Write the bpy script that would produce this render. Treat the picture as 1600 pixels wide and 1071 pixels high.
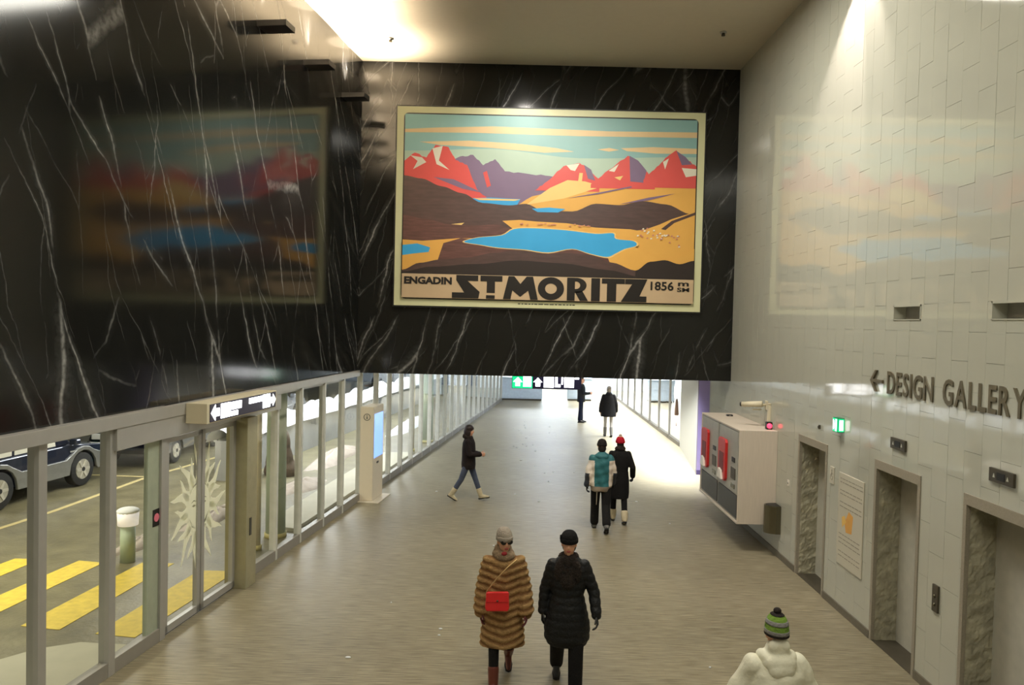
import bpy, bmesh, math, random
from math import sin, cos, pi, radians as R, sqrt
from mathutils import Vector as V, Matrix as M
random.seed(7)
for o in list(bpy.data.objects): bpy.data.objects.remove(o)
COL = bpy.context.scene.collection
SC = bpy.context.scene

# ------------------------------------------------------------------ camera, world, exposure, large lights
H = 3.9
PITCH, ROLL, FPX = .02762, .02344, 1200.
fw = V((0, cos(PITCH), -sin(PITCH))); rt = V((1, 0, 0)); up = rt.cross(fw)
r2 = rt*cos(ROLL) + up*sin(ROLL); u2 = -rt*sin(ROLL) + up*cos(ROLL)
cam = bpy.data.cameras.new('camera'); co = bpy.data.objects.new('camera', cam); COL.objects.link(co)
mw = M((( r2.x, u2.x, -fw.x, 0), (r2.y, u2.y, -fw.y, 0), (r2.z, u2.z, -fw.z, H), (0, 0, 0, 1)))
co.matrix_world = mw
cam.sensor_width = 36; cam.lens = 36*FPX/1600; cam.clip_end = 300
SC.camera = co
w = bpy.data.worlds.new('night'); SC.world = w; w.use_nodes = True
w.node_tree.nodes['Background'].inputs[0].default_value = (.35, .42, .6, 1)
w.node_tree.nodes['Background'].inputs[1].default_value = .05
SC.view_settings.view_transform = 'Standard'; SC.view_settings.look = 'None'
SC.view_settings.exposure = 0.0; SC.view_settings.gamma = 1; SC.view_settings.use_curve_mapping = False
SC.cycles.max_bounces = 8; SC.cycles.transparent_max_bounces = 16; SC.cycles.sample_clamp_indirect = 6

A0 = -5.31; K = .1297; LN = sqrt(1+K*K)
WD = V((K/LN, 1/LN, 0)); WN = V((1/LN, -K/LN, 0))      # along the left wall, and its normal into the hall
def LW(u, off=0, z=0): return V((A0, 0, 0)) + WD*u + WN*off + V((0, 0, z))
WANG = math.atan2(-K, 1)                                # rotation about z that turns +y onto WD

def lamp(name, kind, loc, power, col=(1, 1, 1), size=1, size_y=None, aim=None, spot=None, blend=.3, rad=.05):
    l = bpy.data.lights.new(name, kind); l.energy = power; l.color = col
    if kind == 'AREA':
        l.size = size
        if size_y: l.shape = 'RECTANGLE'; l.size_y = size_y
    else: l.shadow_soft_size = rad
    if kind == 'SPOT': l.spot_size = R(spot); l.spot_blend = blend
    o = bpy.data.objects.new(name, l); COL.objects.link(o); o.location = loc
    if aim is not None: o.rotation_euler = (V(aim)-V(loc)).to_track_quat('-Z', 'Y').to_euler()
    return o
WARM = (1, .80, .56); NEUT = (1, .97, .83); COOL = (.80, .90, 1)
# hall: unseen fill lamps added under the ceiling to brighten the room
lamp('hall_fill', 'AREA', (0.2, 3.5, 9.1), 310, NEUT, 4.5, 4)
lamp('hall_fill', 'AREA', (1.2, 10.8, 9.1), 430, (1, .97, .86), 2.2, 2.6)
lamp('hall_fill', 'AREA', (-1, -2, 9.1), 130, NEUT, 5, 3)
# the spot high on the right wall
lamp('wall_wash_spot', 'SPOT', (4.28, 10.35, 9.05), 330, (1, .86, .82), aim=(4.62, 12.2, 4.0), spot=50, blend=.3, rad=.03)
lamp('wall_wash_spot', 'SPOT', (4.28, 10.25, 9.05), 230, (1, .88, .84), aim=(4.62, 11.1, 4.0), spot=72, blend=.45, rad=.04)
lamp('wall_wash_spot', 'SPOT', (4.25, 9.6, 9.05), 60, (1, .93, .86), aim=(4.62, 9.0, 3.0), spot=100, blend=1, rad=.1)
lamp('picture_spot', 'SPOT', (0.0, 15.2, 9.15), 90, (1, .97, .92), aim=(0.0, 15.9, 6), spot=120, blend=1, rad=.2)
lamp('picture_spot', 'SPOT', (0.2, 12.6, 9.1), 350, (1, .93, .84), aim=(0.6, 16.06, 6.4), spot=80, blend=.9, rad=.15)
# passage behind the black wall
sf = lamp('shop_front_light', 'AREA', (4.3, 29.3, 2.83), 1350, (.95, .98, 1), .5, 21.5); sf.data.spread = R(75)
lamp('passage_light', 'AREA', (1.2, 20.5, 2.93), 62, (.80, .88, 1), 1.0, 7)
lamp('passage_light', 'AREA', (1.7, 31, 2.93), 190, (.70, .78, 1), 1.6, 11)
lamp('passage_end_fill', 'AREA', (2.5, 43.5, 2.8), 900, (.85, .94, 1), 5, 2)  # added lamp, makes the end wall glow like a bright opening
# drop-off outside, under its canopy
for u, p, c in ((5, 120, (1, .93, .72)), (10, 150, (1, .93, .72)), (16, 130, (1, .95, .86))):
    lamp('canopy_light', 'AREA', LW(u, -4.0, 3.3), p*1.5, c, 1.6, 3)
for u in (21, 28, 35):
    lamp('canopy_light', 'AREA', LW(u, -2.6, 3.3), 330, (.95, .97, 1), 1.0, 5)

# ------------------------------------------------------------------ materials
def lin(c): 
    return tuple((x/255/12.92 if x/255 <= .04045 else ((x/255+.055)/1.055)**2.4) for x in c[:3])+(1,)
MATS = {}
def nt(m): return m.node_tree.nodes, m.node_tree.links
def mat(name, rgb, rough=.5, metal=0., var=.08, scale=8., bump=0., bscale=40., spec=.5, stretch=(1, 1, 1), emit=None, coat=0.):
    if name in MATS: return MATS[name]
    m = bpy.data.materials.new(name); m.use_nodes = True; N, L = nt(m); b = N['Principled BSDF']
    b.inputs['Roughness'].default_value = rough; b.inputs['Metallic'].default_value = metal
    b.inputs['Specular IOR Level'].default_value = spec; b.inputs['Coat Weight'].default_value = coat
    tc = N.new('ShaderNodeTexCoord'); mp = N.new('ShaderNodeMapping'); mp.inputs['Scale'].default_value = stretch
    L.new(tc.outputs['Object'], mp.inputs[0])
    nz = N.new('ShaderNodeTexNoise'); nz.inputs['Scale'].default_value = scale; nz.inputs['Detail'].default_value = 4
    L.new(mp.outputs[0], nz.inputs['Vector'])
    r = N.new('ShaderNodeMapRange'); r.inputs[3].default_value = 1-var; r.inputs[4].default_value = 1+var
    r.inputs[1].default_value = .25; r.inputs[2].default_value = .75
    L.new(nz.outputs[0], r.inputs[0])
    mx = N.new('ShaderNodeMix'); mx.data_type = 'RGBA'; mx.blend_type = 'MULTIPLY'; mx.inputs[0].default_value = 1
    mx.inputs[6].default_value = lin(rgb)
    L.new(r.outputs[0], mx.inputs[7]); L.new(mx.outputs[2], b.inputs['Base Color'])
    if bump:
        n2 = N.new('ShaderNodeTexNoise'); n2.inputs['Scale'].default_value = bscale; n2.inputs['Detail'].default_value = 6
        L.new(mp.outputs[0], n2.inputs['Vector'])
        bp = N.new('ShaderNodeBump'); bp.inputs['Strength'].default_value = bump; bp.inputs['Distance'].default_value = .03
        L.new(n2.outputs[0], bp.inputs['Height']); L.new(bp.outputs[0], b.inputs['Normal'])
    if emit:
        b.inputs['Emission Color'].default_value = lin(rgb); b.inputs['Emission Strength'].default_value = emit
    MATS[name] = m; return m

def marble():
    m = bpy.data.materials.new('black_marble'); m.use_nodes = True; N, L = nt(m); b = N['Principled BSDF']
    b.inputs['Roughness'].default_value = .11; b.inputs['Specular IOR Level'].default_value = .42
    uv = N.new('ShaderNodeUVMap')
    big = N.new('ShaderNodeTexNoise'); big.inputs['Scale'].default_value = .55; big.inputs['Detail'].default_value = 5
    L.new(uv.outputs[0], big.inputs['Vector'])
    dist = N.new('ShaderNodeVectorMath'); dist.operation = 'MULTIPLY_ADD'
    L.new(big.outputs['Color'], dist.inputs[0]); dist.inputs[1].default_value = (.55, .55, 0); L.new(uv.outputs[0], dist.inputs[2])
    fine = N.new('ShaderNodeTexNoise'); fine.inputs['Scale'].default_value = 5; fine.inputs['Detail'].default_value = 6
    L.new(uv.outputs[0], fine.inputs['Vector'])
    d2 = N.new('ShaderNodeVectorMath'); d2.operation = 'MULTIPLY_ADD'
    L.new(fine.outputs['Color'], d2.inputs[0]); d2.inputs[1].default_value = (.035, .035, 0); L.new(dist.outputs[0], d2.inputs[2])
    acc = None
    for ang, sc_, wid, st, seed, lo, hi in ((22, (1.0, .14, 1), .018, .30, 2.3, .42, .66), (31, (1.35, .18, 1), .010, .22, 8, .44, .68), (14, (2.2, .34, 1), .010, .09, 9, .44, .66), (-14, (.8, .22, 1), .008, .16, 17, .50, .68)):
        mp = N.new('ShaderNodeMapping'); mp.vector_type = 'TEXTURE' if False else 'POINT'
        mp.inputs['Rotation'].default_value = (0, 0, R(ang)); mp.inputs['Location'].default_value = (seed, seed*.7, 0)
        L.new(d2.outputs[0], mp.inputs[0])
        s = N.new('ShaderNodeVectorMath'); s.operation = 'MULTIPLY'; s.inputs[1].default_value = sc_; L.new(mp.outputs[0], s.inputs[0])
        vo = N.new('ShaderNodeTexVoronoi'); vo.voronoi_dimensions = '2D'; vo.feature = 'DISTANCE_TO_EDGE'; vo.inputs['Scale'].default_value = 1.0
        L.new(s.outputs[0], vo.inputs['Vector'])
        mr = N.new('ShaderNodeMapRange'); mr.interpolation_type = 'SMOOTHSTEP'
        mr.inputs[1].default_value = 0; mr.inputs[2].default_value = wid; mr.inputs[3].default_value = 1; mr.inputs[4].default_value = 0
        L.new(vo.outputs['Distance'], mr.inputs[0])
        halo = N.new('ShaderNodeMapRange'); halo.interpolation_type = 'SMOOTHSTEP'
        halo.inputs[1].default_value = 0; halo.inputs[2].default_value = wid*4.5; halo.inputs[3].default_value = .16; halo.inputs[4].default_value = 0
        L.new(vo.outputs['Distance'], halo.inputs[0])
        ad0 = N.new('ShaderNodeMath'); ad0.operation = 'ADD'; L.new(mr.outputs[0], ad0.inputs[0]); L.new(halo.outputs[0], ad0.inputs[1])
        msk = N.new('ShaderNodeTexNoise'); msk.inputs['Scale'].default_value = .8; msk.inputs['Detail'].default_value = 3
        L.new(mp.outputs[0], msk.inputs['Vector'])
        mk = N.new('ShaderNodeMapRange'); mk.inputs[1].default_value = lo; mk.inputs[2].default_value = hi; mk.inputs[4].default_value = st
        L.new(msk.outputs[0], mk.inputs[0])
        mu = N.new('ShaderNodeMath'); mu.operation = 'MULTIPLY'; L.new(ad0.outputs[0], mu.inputs[0]); L.new(mk.outputs[0], mu.inputs[1])
        if acc is None: acc = mu
        else:
            ad = N.new('ShaderNodeMath'); ad.operation = 'MAXIMUM'; L.new(acc.outputs[0], ad.inputs[0]); L.new(mu.outputs[0], ad.inputs[1]); acc = ad
    fm = N.new('ShaderNodeTexNoise'); fm.inputs['Scale'].default_value = 14; fm.inputs['Detail'].default_value = 4; L.new(uv.outputs[0], fm.inputs['Vector'])
    fr = N.new('ShaderNodeMapRange'); fr.inputs[1].default_value = .3; fr.inputs[2].default_value = .6; fr.inputs[3].default_value = .35; L.new(fm.outputs[0], fr.inputs[0])
    mm = N.new('ShaderNodeMath'); mm.operation = 'MULTIPLY'; L.new(acc.outputs[0], mm.inputs[0]); L.new(fr.outputs[0], mm.inputs[1])
    mx = N.new('ShaderNodeMix'); mx.data_type = 'RGBA'; mx.inputs[6].default_value = (.010, .010, .009, 1); mx.inputs[7].default_value = (.9, .9, .88, 1)
    L.new(mm.outputs[0], mx.inputs[0]); L.new(mx.outputs[2], b.inputs['Base Color'])
    return m
MARBLE = marble()

def glassmat(name='glass', tint=(.94, .97, .95), k=1.0):
    m = bpy.data.materials.new(name); m.use_nodes = True; N, L = nt(m); N.remove(N['Principled BSDF'])
    t = N.new('ShaderNodeBsdfTransparent'); t.inputs[0].default_value = tint+(1,)
    g = N.new('ShaderNodeBsdfGlossy'); g.inputs['Roughness'].default_value = .02
    f = N.new('ShaderNodeFresnel'); f.inputs[0].default_value = 1.42
    nz = N.new('ShaderNodeTexNoise'); nz.inputs['Scale'].default_value = 1.2; nz.inputs['Detail'].default_value = 1
    tc = N.new('ShaderNodeTexCoord'); L.new(tc.outputs['Object'], nz.inputs['Vector'])
    bp = N.new('ShaderNodeBump'); bp.inputs['Strength'].default_value = .25; bp.inputs['Distance'].default_value = .02
    L.new(nz.outputs[0], bp.inputs['Height']); L.new(bp.outputs[0], g.inputs['Normal'])
    mx = N.new('ShaderNodeMixShader'); mu = N.new('ShaderNodeMath'); mu.operation = 'MULTIPLY'; mu.inputs[1].default_value = k
    L.new(f.outputs[0], mu.inputs[0]); L.new(mu.outputs[0], mx.inputs[0]); L.new(t.outputs[0], mx.inputs[1]); L.new(g.outputs[0], mx.inputs[2])
    L.new(mx.outputs[0], N['Material Output'].inputs[0]); return m
GLASS = glassmat()
SHOPGLASS = glassmat('shop_glass', (.90, .96, .97), 1.0)

def floormat():
    m = bpy.data.materials.new('end_grain_floor'); m.use_nodes = True; N, L = nt(m); b = N['Principled BSDF']
    tc = N.new('ShaderNodeTexCoord'); mp = N.new('ShaderNodeMapping'); mp.inputs['Scale'].default_value = (2.2, 26, 1)
    L.new(tc.outputs['Object'], mp.inputs[0])
    nz = N.new('ShaderNodeTexNoise'); nz.inputs['Scale'].default_value = 1.6; nz.inputs['Detail'].default_value = 6; L.new(mp.outputs[0], nz.inputs['Vector'])
    n3 = N.new('ShaderNodeTexNoise'); n3.inputs['Scale'].default_value = .5; n3.inputs['Detail'].default_value = 4; L.new(tc.outputs['Object'], n3.inputs['Vector'])
    br = N.new('ShaderNodeTexBrick'); br.inputs['Scale'].default_value = 1; br.inputs['Brick Width'].default_value = .36; br.inputs['Row Height'].default_value = .05
    br.inputs['Mortar Size'].default_value = .002; br.inputs['Color1'].default_value = (.5, .5, .5, 1); br.inputs['Color2'].default_value = (.62, .62, .62, 1); br.inputs['Mortar'].default_value = (.36, .36, .36, 1)
    L.new(tc.outputs['Object'], br.inputs['Vector'])
    ra = N.new('ShaderNodeValToRGB'); ra.color_ramp.elements[0].position = .3; ra.color_ramp.elements[0].color = lin((106, 97, 76))
    ra.color_ramp.elements[1].position = .72; ra.color_ramp.elements[1].color = lin((152, 144, 121)); L.new(nz.outputs[0], ra.inputs[0])
    mx = N.new('ShaderNodeMix'); mx.data_type = 'RGBA'; mx.blend_type = 'OVERLAY'; mx.inputs[0].default_value = .35
    L.new(ra.outputs[0], mx.inputs[6]); L.new(br.outputs[0], mx.inputs[7])
    m2 = N.new('ShaderNodeMix'); m2.data_type = 'RGBA'; m2.blend_type = 'MULTIPLY'; m2.inputs[0].default_value = 1
    r3 = N.new('ShaderNodeMapRange'); r3.inputs[1].default_value = .3; r3.inputs[2].default_value = .7; r3.inputs[3].default_value = .86; r3.inputs[4].default_value = 1.08
    L.new(n3.outputs[0], r3.inputs[0]); L.new(mx.outputs[2], m2.inputs[6]); L.new(r3.outputs[0], m2.inputs[7])
    L.new(m2.outputs[2], b.inputs['Base Color'])
    rr = N.new('ShaderNodeMapRange'); rr.inputs[3].default_value = .36; rr.inputs[4].default_value = .54; b.inputs['Specular IOR Level'].default_value = .35; L.new(nz.outputs[0], rr.inputs[0]); L.new(rr.outputs[0], b.inputs['Roughness'])
    bp = N.new('ShaderNodeBump'); bp.inputs['Strength'].default_value = .12; bp.inputs['Distance'].default_value = .01; L.new(nz.outputs[0], bp.inputs['Height']); L.new(bp.outputs[0], b.inputs['Normal'])
    return m

CEIL = mat('ceiling_plaster', (196, 188, 168), .6, var=.02)
TILE = mat('white_glazed_tile', (188, 187, 173), .06, var=.02, scale=3, spec=.75)
GROUT = mat('grey_grout', (176, 173, 160), .8)
ALU = mat('anodised_aluminium', (176, 174, 170), .42, .35, var=.03)
ALUD = mat('grey_painted_aluminium', (150, 146, 138), .45, .2, var=.03)
CREAM = mat('cream_painted_metal', (214, 204, 176), .5, var=.02)
STONE = mat('rough_granite', (160, 155, 134), .9, var=.3, scale=7, bump=.7, bscale=9)
STONES = mat('sawn_granite', (150, 142, 126), .7, var=.1, scale=60)
SKIRT = mat('grey_stone_skirting', (104, 98, 84), .6, var=.12, scale=30)
STEEL = mat('brushed_steel', (118, 114, 98), .24, 1.0, var=.06, scale=4, stretch=(40, 40, 1))
STEELD = mat('dark_steel', (92, 86, 74), .45, .6)
BLACK = mat('black_plastic', (22, 21, 20), .45, var=.05)
WHITEM = mat('white_lacquer', (232, 226, 214), .35, var=.02)
BOXWH = mat('streaky_white_board', (206, 194, 178), .55, var=.06, scale=5, stretch=(12, 12, .6))
GREYM = mat('grey_lacquer', (150, 146, 136), .45)
GREYD = mat('dark_grey_metal', (66, 66, 62), .5)
REDM = mat('red_plastic', (198, 40, 38), .4, var=.04)
REDD = mat('deep_red_plastic', (120, 18, 20), .5)
LILAC = mat('lilac_paint', (164, 150, 204), .5, var=.02)
SNOW = mat('snow', (236, 238, 242), .85, var=.05, scale=3, bump=.6, bscale=5)
SNOWD = mat('trodden_snow', (176, 164, 152), .8, var=.14, scale=5, bump=.6, bscale=7)
ASPH = mat('wet_asphalt', (118, 112, 86), .42, var=.3, scale=2.2, bump=.25, bscale=16)
YEL = mat('yellow_road_paint', (216, 190, 70), .6, var=.16, scale=9)
CONC = mat('concrete', (150, 150, 146), .8, var=.1, scale=2)
PAVE = mat('pale_paving', (188, 184, 164), .7, var=.06, scale=3)
GRNC = mat('pale_green_column_paint', (176, 190, 166), .5, var=.03)
FROST = mat('frosted_film', (250, 250, 224), .6, var=.02)

# ------------------------------------------------------------------ mesh helpers
class B:
    def __init__(s): s.v = []; s.f = []; s.m = []; s.ms = []
    def mi(s, m):
        if m not in s.ms: s.ms.append(m)
        return s.ms.index(m)
    def add(s, vs, fs, m, T=None):
        n = len(s.v); s.v += [tuple(T @ V(p)) if T else tuple(p) for p in vs]
        s.f += [tuple(i+n for i in f) for f in fs]; s.m += [s.mi(m)]*len(fs); return s
    def box(s, a, b, m, T=None):
        x0, y0, z0 = [min(a[i], b[i]) for i in range(3)]; x1, y1, z1 = [max(a[i], b[i]) for i in range(3)]
        return s.add([(x0,y0,z0),(x1,y0,z0),(x1,y1,z0),(x0,y1,z0),(x0,y0,z1),(x1,y0,z1),(x1,y1,z1),(x0,y1,z1)],
                     [(0,3,2,1),(4,5,6,7),(0,1,5,4),(1,2,6,5),(2,3,7,6),(3,0,4,7)], m, T)
    def prism(s, poly, d0, d1, m, T=None, ax='z'):
        n = len(poly)
        ar = sum(poly[i][0]*poly[(i+1) % n][1]-poly[(i+1) % n][0]*poly[i][1] for i in range(n))
        if ar < 0: poly = poly[::-1]
        def c(p, d): return (p[0], p[1], d) if ax == 'z' else ((p[0], d, p[1]) if ax == 'y' else (d, p[0], p[1]))
        vs = [c(p, d0) for p in poly]+[c(p, d1) for p in poly]
        fs = [tuple(range(n))[::-1], tuple(range(n, 2*n))]+[(i, (i+1) % n, n+(i+1) % n, n+i) for i in range(n)]
        if ax == 'y': fs = [f[::-1] for f in fs]
        return s.add(vs, fs, m, T)
    def tube(s, p0, p1, r0, r1, m, n=12, cap=True, T=None):
        p0, p1 = V(p0), V(p1); d = (p1-p0).normalized(); a = d.orthogonal().normalized(); b = d.cross(a)
        vs = [p0+(a*cos(2*pi*i/n)+b*sin(2*pi*i/n))*r0 for i in range(n)]+[p1+(a*cos(2*pi*i/n)+b*sin(2*pi*i/n))*r1 for i in range(n)]
        fs = [(i, (i+1) % n, n+(i+1) % n, n+i) for i in range(n)]
        if cap: fs += [tuple(range(n))[::-1], tuple(range(n, 2*n))]
        return s.add(vs, fs, m, T)
    def caps(s, p0, p1, r0, r1, m, n=12, k=4):
        p0, p1 = V(p0), V(p1); d = p1-p0
        if d.length < 1e-6: d = V((0, 0, 1e-4))
        d = d.normalized(); a = d.orthogonal().normalized(); b = d.cross(a); rings = []
        for j in range(1, k+1): t = pi/2*(1-j/k); rings.append((p0-d*r0*sin(t), r0*cos(t)))
        for j in range(k): t = pi/2*j/k; rings.append((p1+d*r1*sin(t), r1*cos(t)))
        vs = [p0-d*r0]; 
        for c, r in rings: vs += [c+(a*cos(2*pi*i/n)+b*sin(2*pi*i/n))*r for i in range(n)]
        vs.append(p1+d*r1); fs = [(0, 1+(i+1) % n, 1+i) for i in range(n)]
        for j in range(len(rings)-1):
            o = 1+j*n; fs += [(o+i, o+(i+1) % n, o+n+(i+1) % n, o+n+i) for i in range(n)]
        o = 1+(len(rings)-1)*n; e = len(vs)-1; fs += [(o+i, o+(i+1) % n, e) for i in range(n)]
        return s.add(vs, fs, m)
    def ell(s, c, r, m, n=16, k=10, T=None):
        vs = [(c[0], c[1], c[2]-r[2])]
        for j in range(1, k):
            t = -pi/2+pi*j/k
            vs += [(c[0]+r[0]*cos(t)*cos(2*pi*i/n), c[1]+r[1]*cos(t)*sin(2*pi*i/n), c[2]+r[2]*sin(t)) for i in range(n)]
        vs.append((c[0], c[1], c[2]+r[2])); fs = [(0, 1+(i+1) % n, 1+i) for i in range(n)]
        for j in range(k-2):
            o = 1+j*n; fs += [(o+i, o+(i+1) % n, o+n+(i+1) % n, o+n+i) for i in range(n)]
        o = 1+(k-2)*n; e = len(vs)-1; fs += [(o+i, o+(i+1) % n, e) for i in range(n)]
        return s.add(vs, fs, m, T)
    def rings(s, rs, m, n=20, T=None):          # rs: (cx, cy, z, rx, ry)
        vs = []
        for cx, cy, z, rx, ry in rs: vs += [(cx+rx*cos(2*pi*i/n), cy+ry*sin(2*pi*i/n), z) for i in range(n)]
        fs = [tuple(range(n))[::-1], tuple(range((len(rs)-1)*n, len(rs)*n))]
        for j in range(len(rs)-1):
            o = j*n; fs += [(o+i, o+(i+1) % n, o+n+(i+1) % n, o+n+i) for i in range(n)]
        return s.add(vs, fs, m, T)
    def quad(s, pts, m): return s.add(pts, [tuple(range(len(pts)))], m)
    def build(s, name, parent=None, smooth=False, bevel=0, loc=None, **props):
        me = bpy.data.meshes.new(name); me.from_pydata(s.v, [], s.f); me.update()
        for x in s.ms: me.materials.append(x)
        me.polygons.foreach_set('material_index', s.m)
        if smooth: me.polygons.foreach_set('use_smooth', [True]*len(s.f))
        o = bpy.data.objects.new(name, me); COL.objects.link(o)
        if parent: o.parent = parent
        if loc is not None: o.location = loc
        if bevel:
            md = o.modifiers.new('b', 'BEVEL'); md.width = bevel; md.segments = 2; md.limit_method = 'ANGLE'
        for k_, v_ in props.items(): o[k_] = v_
        return o
def tag(o, label, cat, group=None):
    o['label'] = label; o['category'] = cat
    if group: o['group'] = group
    return o
def thing(name, label, cat, loc=(0, 0, 0), rz=0, group=None):
    o = bpy.data.objects.new(name, None); COL.objects.link(o); o.location = loc; o.rotation_euler = (0, 0, rz)
    o.empty_display_size = .2; return tag(o, label, cat, group)
def struct(name, label, loc=(0, 0, 0), rz=0):
    o = bpy.data.objects.new(name, None); COL.objects.link(o); o.location = loc; o.rotation_euler = (0, 0, rz)
    o['kind'] = 'structure'; o['label'] = label; return o
def st(o, label): o['kind'] = 'structure'; o['label'] = label; return o
def baked(b, name, parent=None, voxel=.012, smooth=2, disp=None, **props):
    """remesh overlapping closed pieces into one continuous surface"""
    me = bpy.data.meshes.new(name); me.from_pydata(b.v, [], b.f); me.update()
    o = bpy.data.objects.new(name, me); COL.objects.link(o)
    r = o.modifiers.new('r', 'REMESH'); r.mode = 'VOXEL'; r.voxel_size = voxel
    if smooth:
        s = o.modifiers.new('s', 'SMOOTH'); s.iterations = smooth; s.factor = .5
    dg = bpy.context.evaluated_depsgraph_get(); dg.update()
    m2 = bpy.data.meshes.new_from_object(o.evaluated_get(dg)); o.modifiers.clear(); o.data = m2; m2.name = name
    m2.materials.clear()
    for x in b.ms: m2.materials.append(x)
    if disp:
        for v in m2.vertices: v.co = disp(v.co, v.normal)
    m2.polygons.foreach_set('use_smooth', [True]*len(m2.polygons)); m2.update()
    if parent: o.parent = parent
    for k_, v_ in props.items(): o[k_] = v_
    return o
def text_mesh(txt, size, ext, m, bold=0., name='letter', parent=None, sx=1., align='CENTER'):
    c = bpy.data.curves.new('t', 'FONT'); c.body = txt; c.size = size; c.extrude = ext; c.offset = bold; c.align_x = align; c.align_y = 'BOTTOM_BASELINE' if False else 'CENTER'
    c.resolution_u = 3
    t = bpy.data.objects.new('t', c); COL.objects.link(t)
    dg = bpy.context.evaluated_depsgraph_get(); dg.update()
    me = bpy.data.meshes.new_from_object(t.evaluated_get(dg)); bpy.data.objects.remove(t)
    for v in me.vertices: v.co.x *= sx
    me.materials.clear(); me.materials.append(m); me.name = name
    o = bpy.data.objects.new(name, me); COL.objects.link(o)
    if parent: o.parent = parent
    return o
def basis(o, loc, ex, ez):       # place object: local x -> ex, local y -> ez (for text), local z -> ex x ez
    ex, ez = V(ex).normalized(), V(ez).normalized(); n = ex.cross(ez)
    o.matrix_local = M(((ex.x, ez.x, n.x, loc[0]), (ex.y, ez.y, n.y, loc[1]), (ex.z, ez.z, n.z, loc[2]), (0, 0, 0, 1)))
    return o

# ------------------------------------------------------------------ floor, ceilings, black marble walls
XR = 4.6; ZC = 9.22; ZH = 2.80; YB = 16.06
b = B(); b.add([tuple(LW(-4)), (8, -4, 0), (8, 46, 0), tuple(LW(46))], [(0, 1, 2, 3)], floormat())
st(b.build('floor'), 'beige floor of small narrow strips running across the hall')
b = B(); b.box((-8, -4, ZC), (6, YB+.5, ZC+.2), CEIL); st(b.build('ceiling'), 'cream plaster ceiling of the tall hall')
def wallquad(name, p0, p1, z0, z1, m, thick, uvx0, flip, label):
    p0, p1 = V(p0), V(p1); d = (p1-p0).normalized(); n = V((-d.y, d.x, 0)); bb = B()   # n is the far side
    q = [p0, p1, p1+n*thick, p0+n*thick]
    bb.add([(a.x, a.y, z0) for a in q]+[(a.x, a.y, z1) for a in q], [(0,3,2,1),(4,5,6,7),(0,1,5,4),(1,2,6,5),(2,3,7,6),(3,0,4,7)], m)
    o = bb.build(name); uv = o.data.uv_layers.new(name='UVMap')
    for lp in o.data.loops:
        c = o.data.vertices[lp.vertex_index].co; uv.data[lp.index].uv = (uvx0+flip*(V((c.x, c.y, 0))-p0).dot(d), c.z)
    return st(o, label)
UC = (YB)/WD.y     # where the two black walls meet
pc = LW(UC)
wallquad('wall_left', LW(-4), pc+WD*.3, ZH-.0, ZC, MARBLE, .25, UC+.0+4, -1, 'left wall of black marble with long white veins')
wallquad('wall_back', (pc.x, YB, 0), (XR+.05, YB, 0), ZH-.05, ZC, MARBLE, .4, 0, 1, 'black marble wall with white veins over the passage')
b = B(); b.box((-6, -4.2, 0), (6, -4, ZC), mat('plain_plaster', (170, 164, 150), .8)); st(b.build('wall_rear'), 'plain plaster wall behind the viewer')
b = B(); b.box((pc.x-.6, YB+.4, 2.95), (8, 46, 3.1), mat('passage_ceiling', (225, 226, 226), .6, var=.01)); st(b.build('ceiling_passage'), 'low white ceiling of the passage')
# sprinklers
for (x, y), l in zip(((-2.44, 14.74), (3.69, 14.04)), ('small ceiling sprinkler near the black wall on the left', 'small ceiling sprinkler near the white tiled wall')):
    t = thing('sprinkler', l, 'sprinkler', (x, y, ZC), group='ceiling sprinklers')
    B().tube((0, 0, 0), (0, 0, -.02), .06, .06, ALU, 16).build('base_plate', t, True)
    B().tube((0, 0, -.02), (0, 0, -.07), .025, .035, STEELD, 12).build('nozzle', t, True)

# shelf-like uplights on the left wall
UPL = (11.6, 13.3, 15.15, 9.8, 7.9, 6.0)
for i, u in enumerate(UPL):
    p = LW(u, 0, 8.13)
    lab = ('black shelf uplight on the black wall, nearest of the three in view', 'black shelf uplight on the black wall, middle of the three in view', 'black shelf uplight closest to the poster wall')[i] if i < 3 else 'black shelf uplight on the black wall, %s above the viewer' % ('first', 'second', 'third')[i-3]
    t = thing('wall_uplight', lab, 'wall light', p, WANG, 'uplights on the black wall')
    b = B(); b.prism([(0, -.16), (.45, -.16), (.45, .16), (0, .16)], 0, .02, BLACK); b.box((0, -.16, .02), (.45, -.14, .085), BLACK); b.box((0, .14, .02), (.45, .16, .085), BLACK); b.box((.43, -.14, .02), (.45, .14, .085), BLACK)
    b.build('housing', t)
    B().tube((.15, 0, .02), (.15, 0, .05), .06, .06, mat('lamp_lens', (255, 236, 214), .4, emit=6), 16).build('lamp_lens', t, True)
    lamp('uplight_beam', 'SPOT', LW(u, .13, 8.24), 1700, (1, .86, .76), aim=LW(u, .03, 9.2), spot=38, blend=.6, rad=.03)
    lamp('uplight_wash', 'SPOT', LW(u, .38, 8.22), 680, (1, .82, .62), aim=LW(u, .55, 9.2), spot=125, blend=.9, rad=.05)

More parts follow.
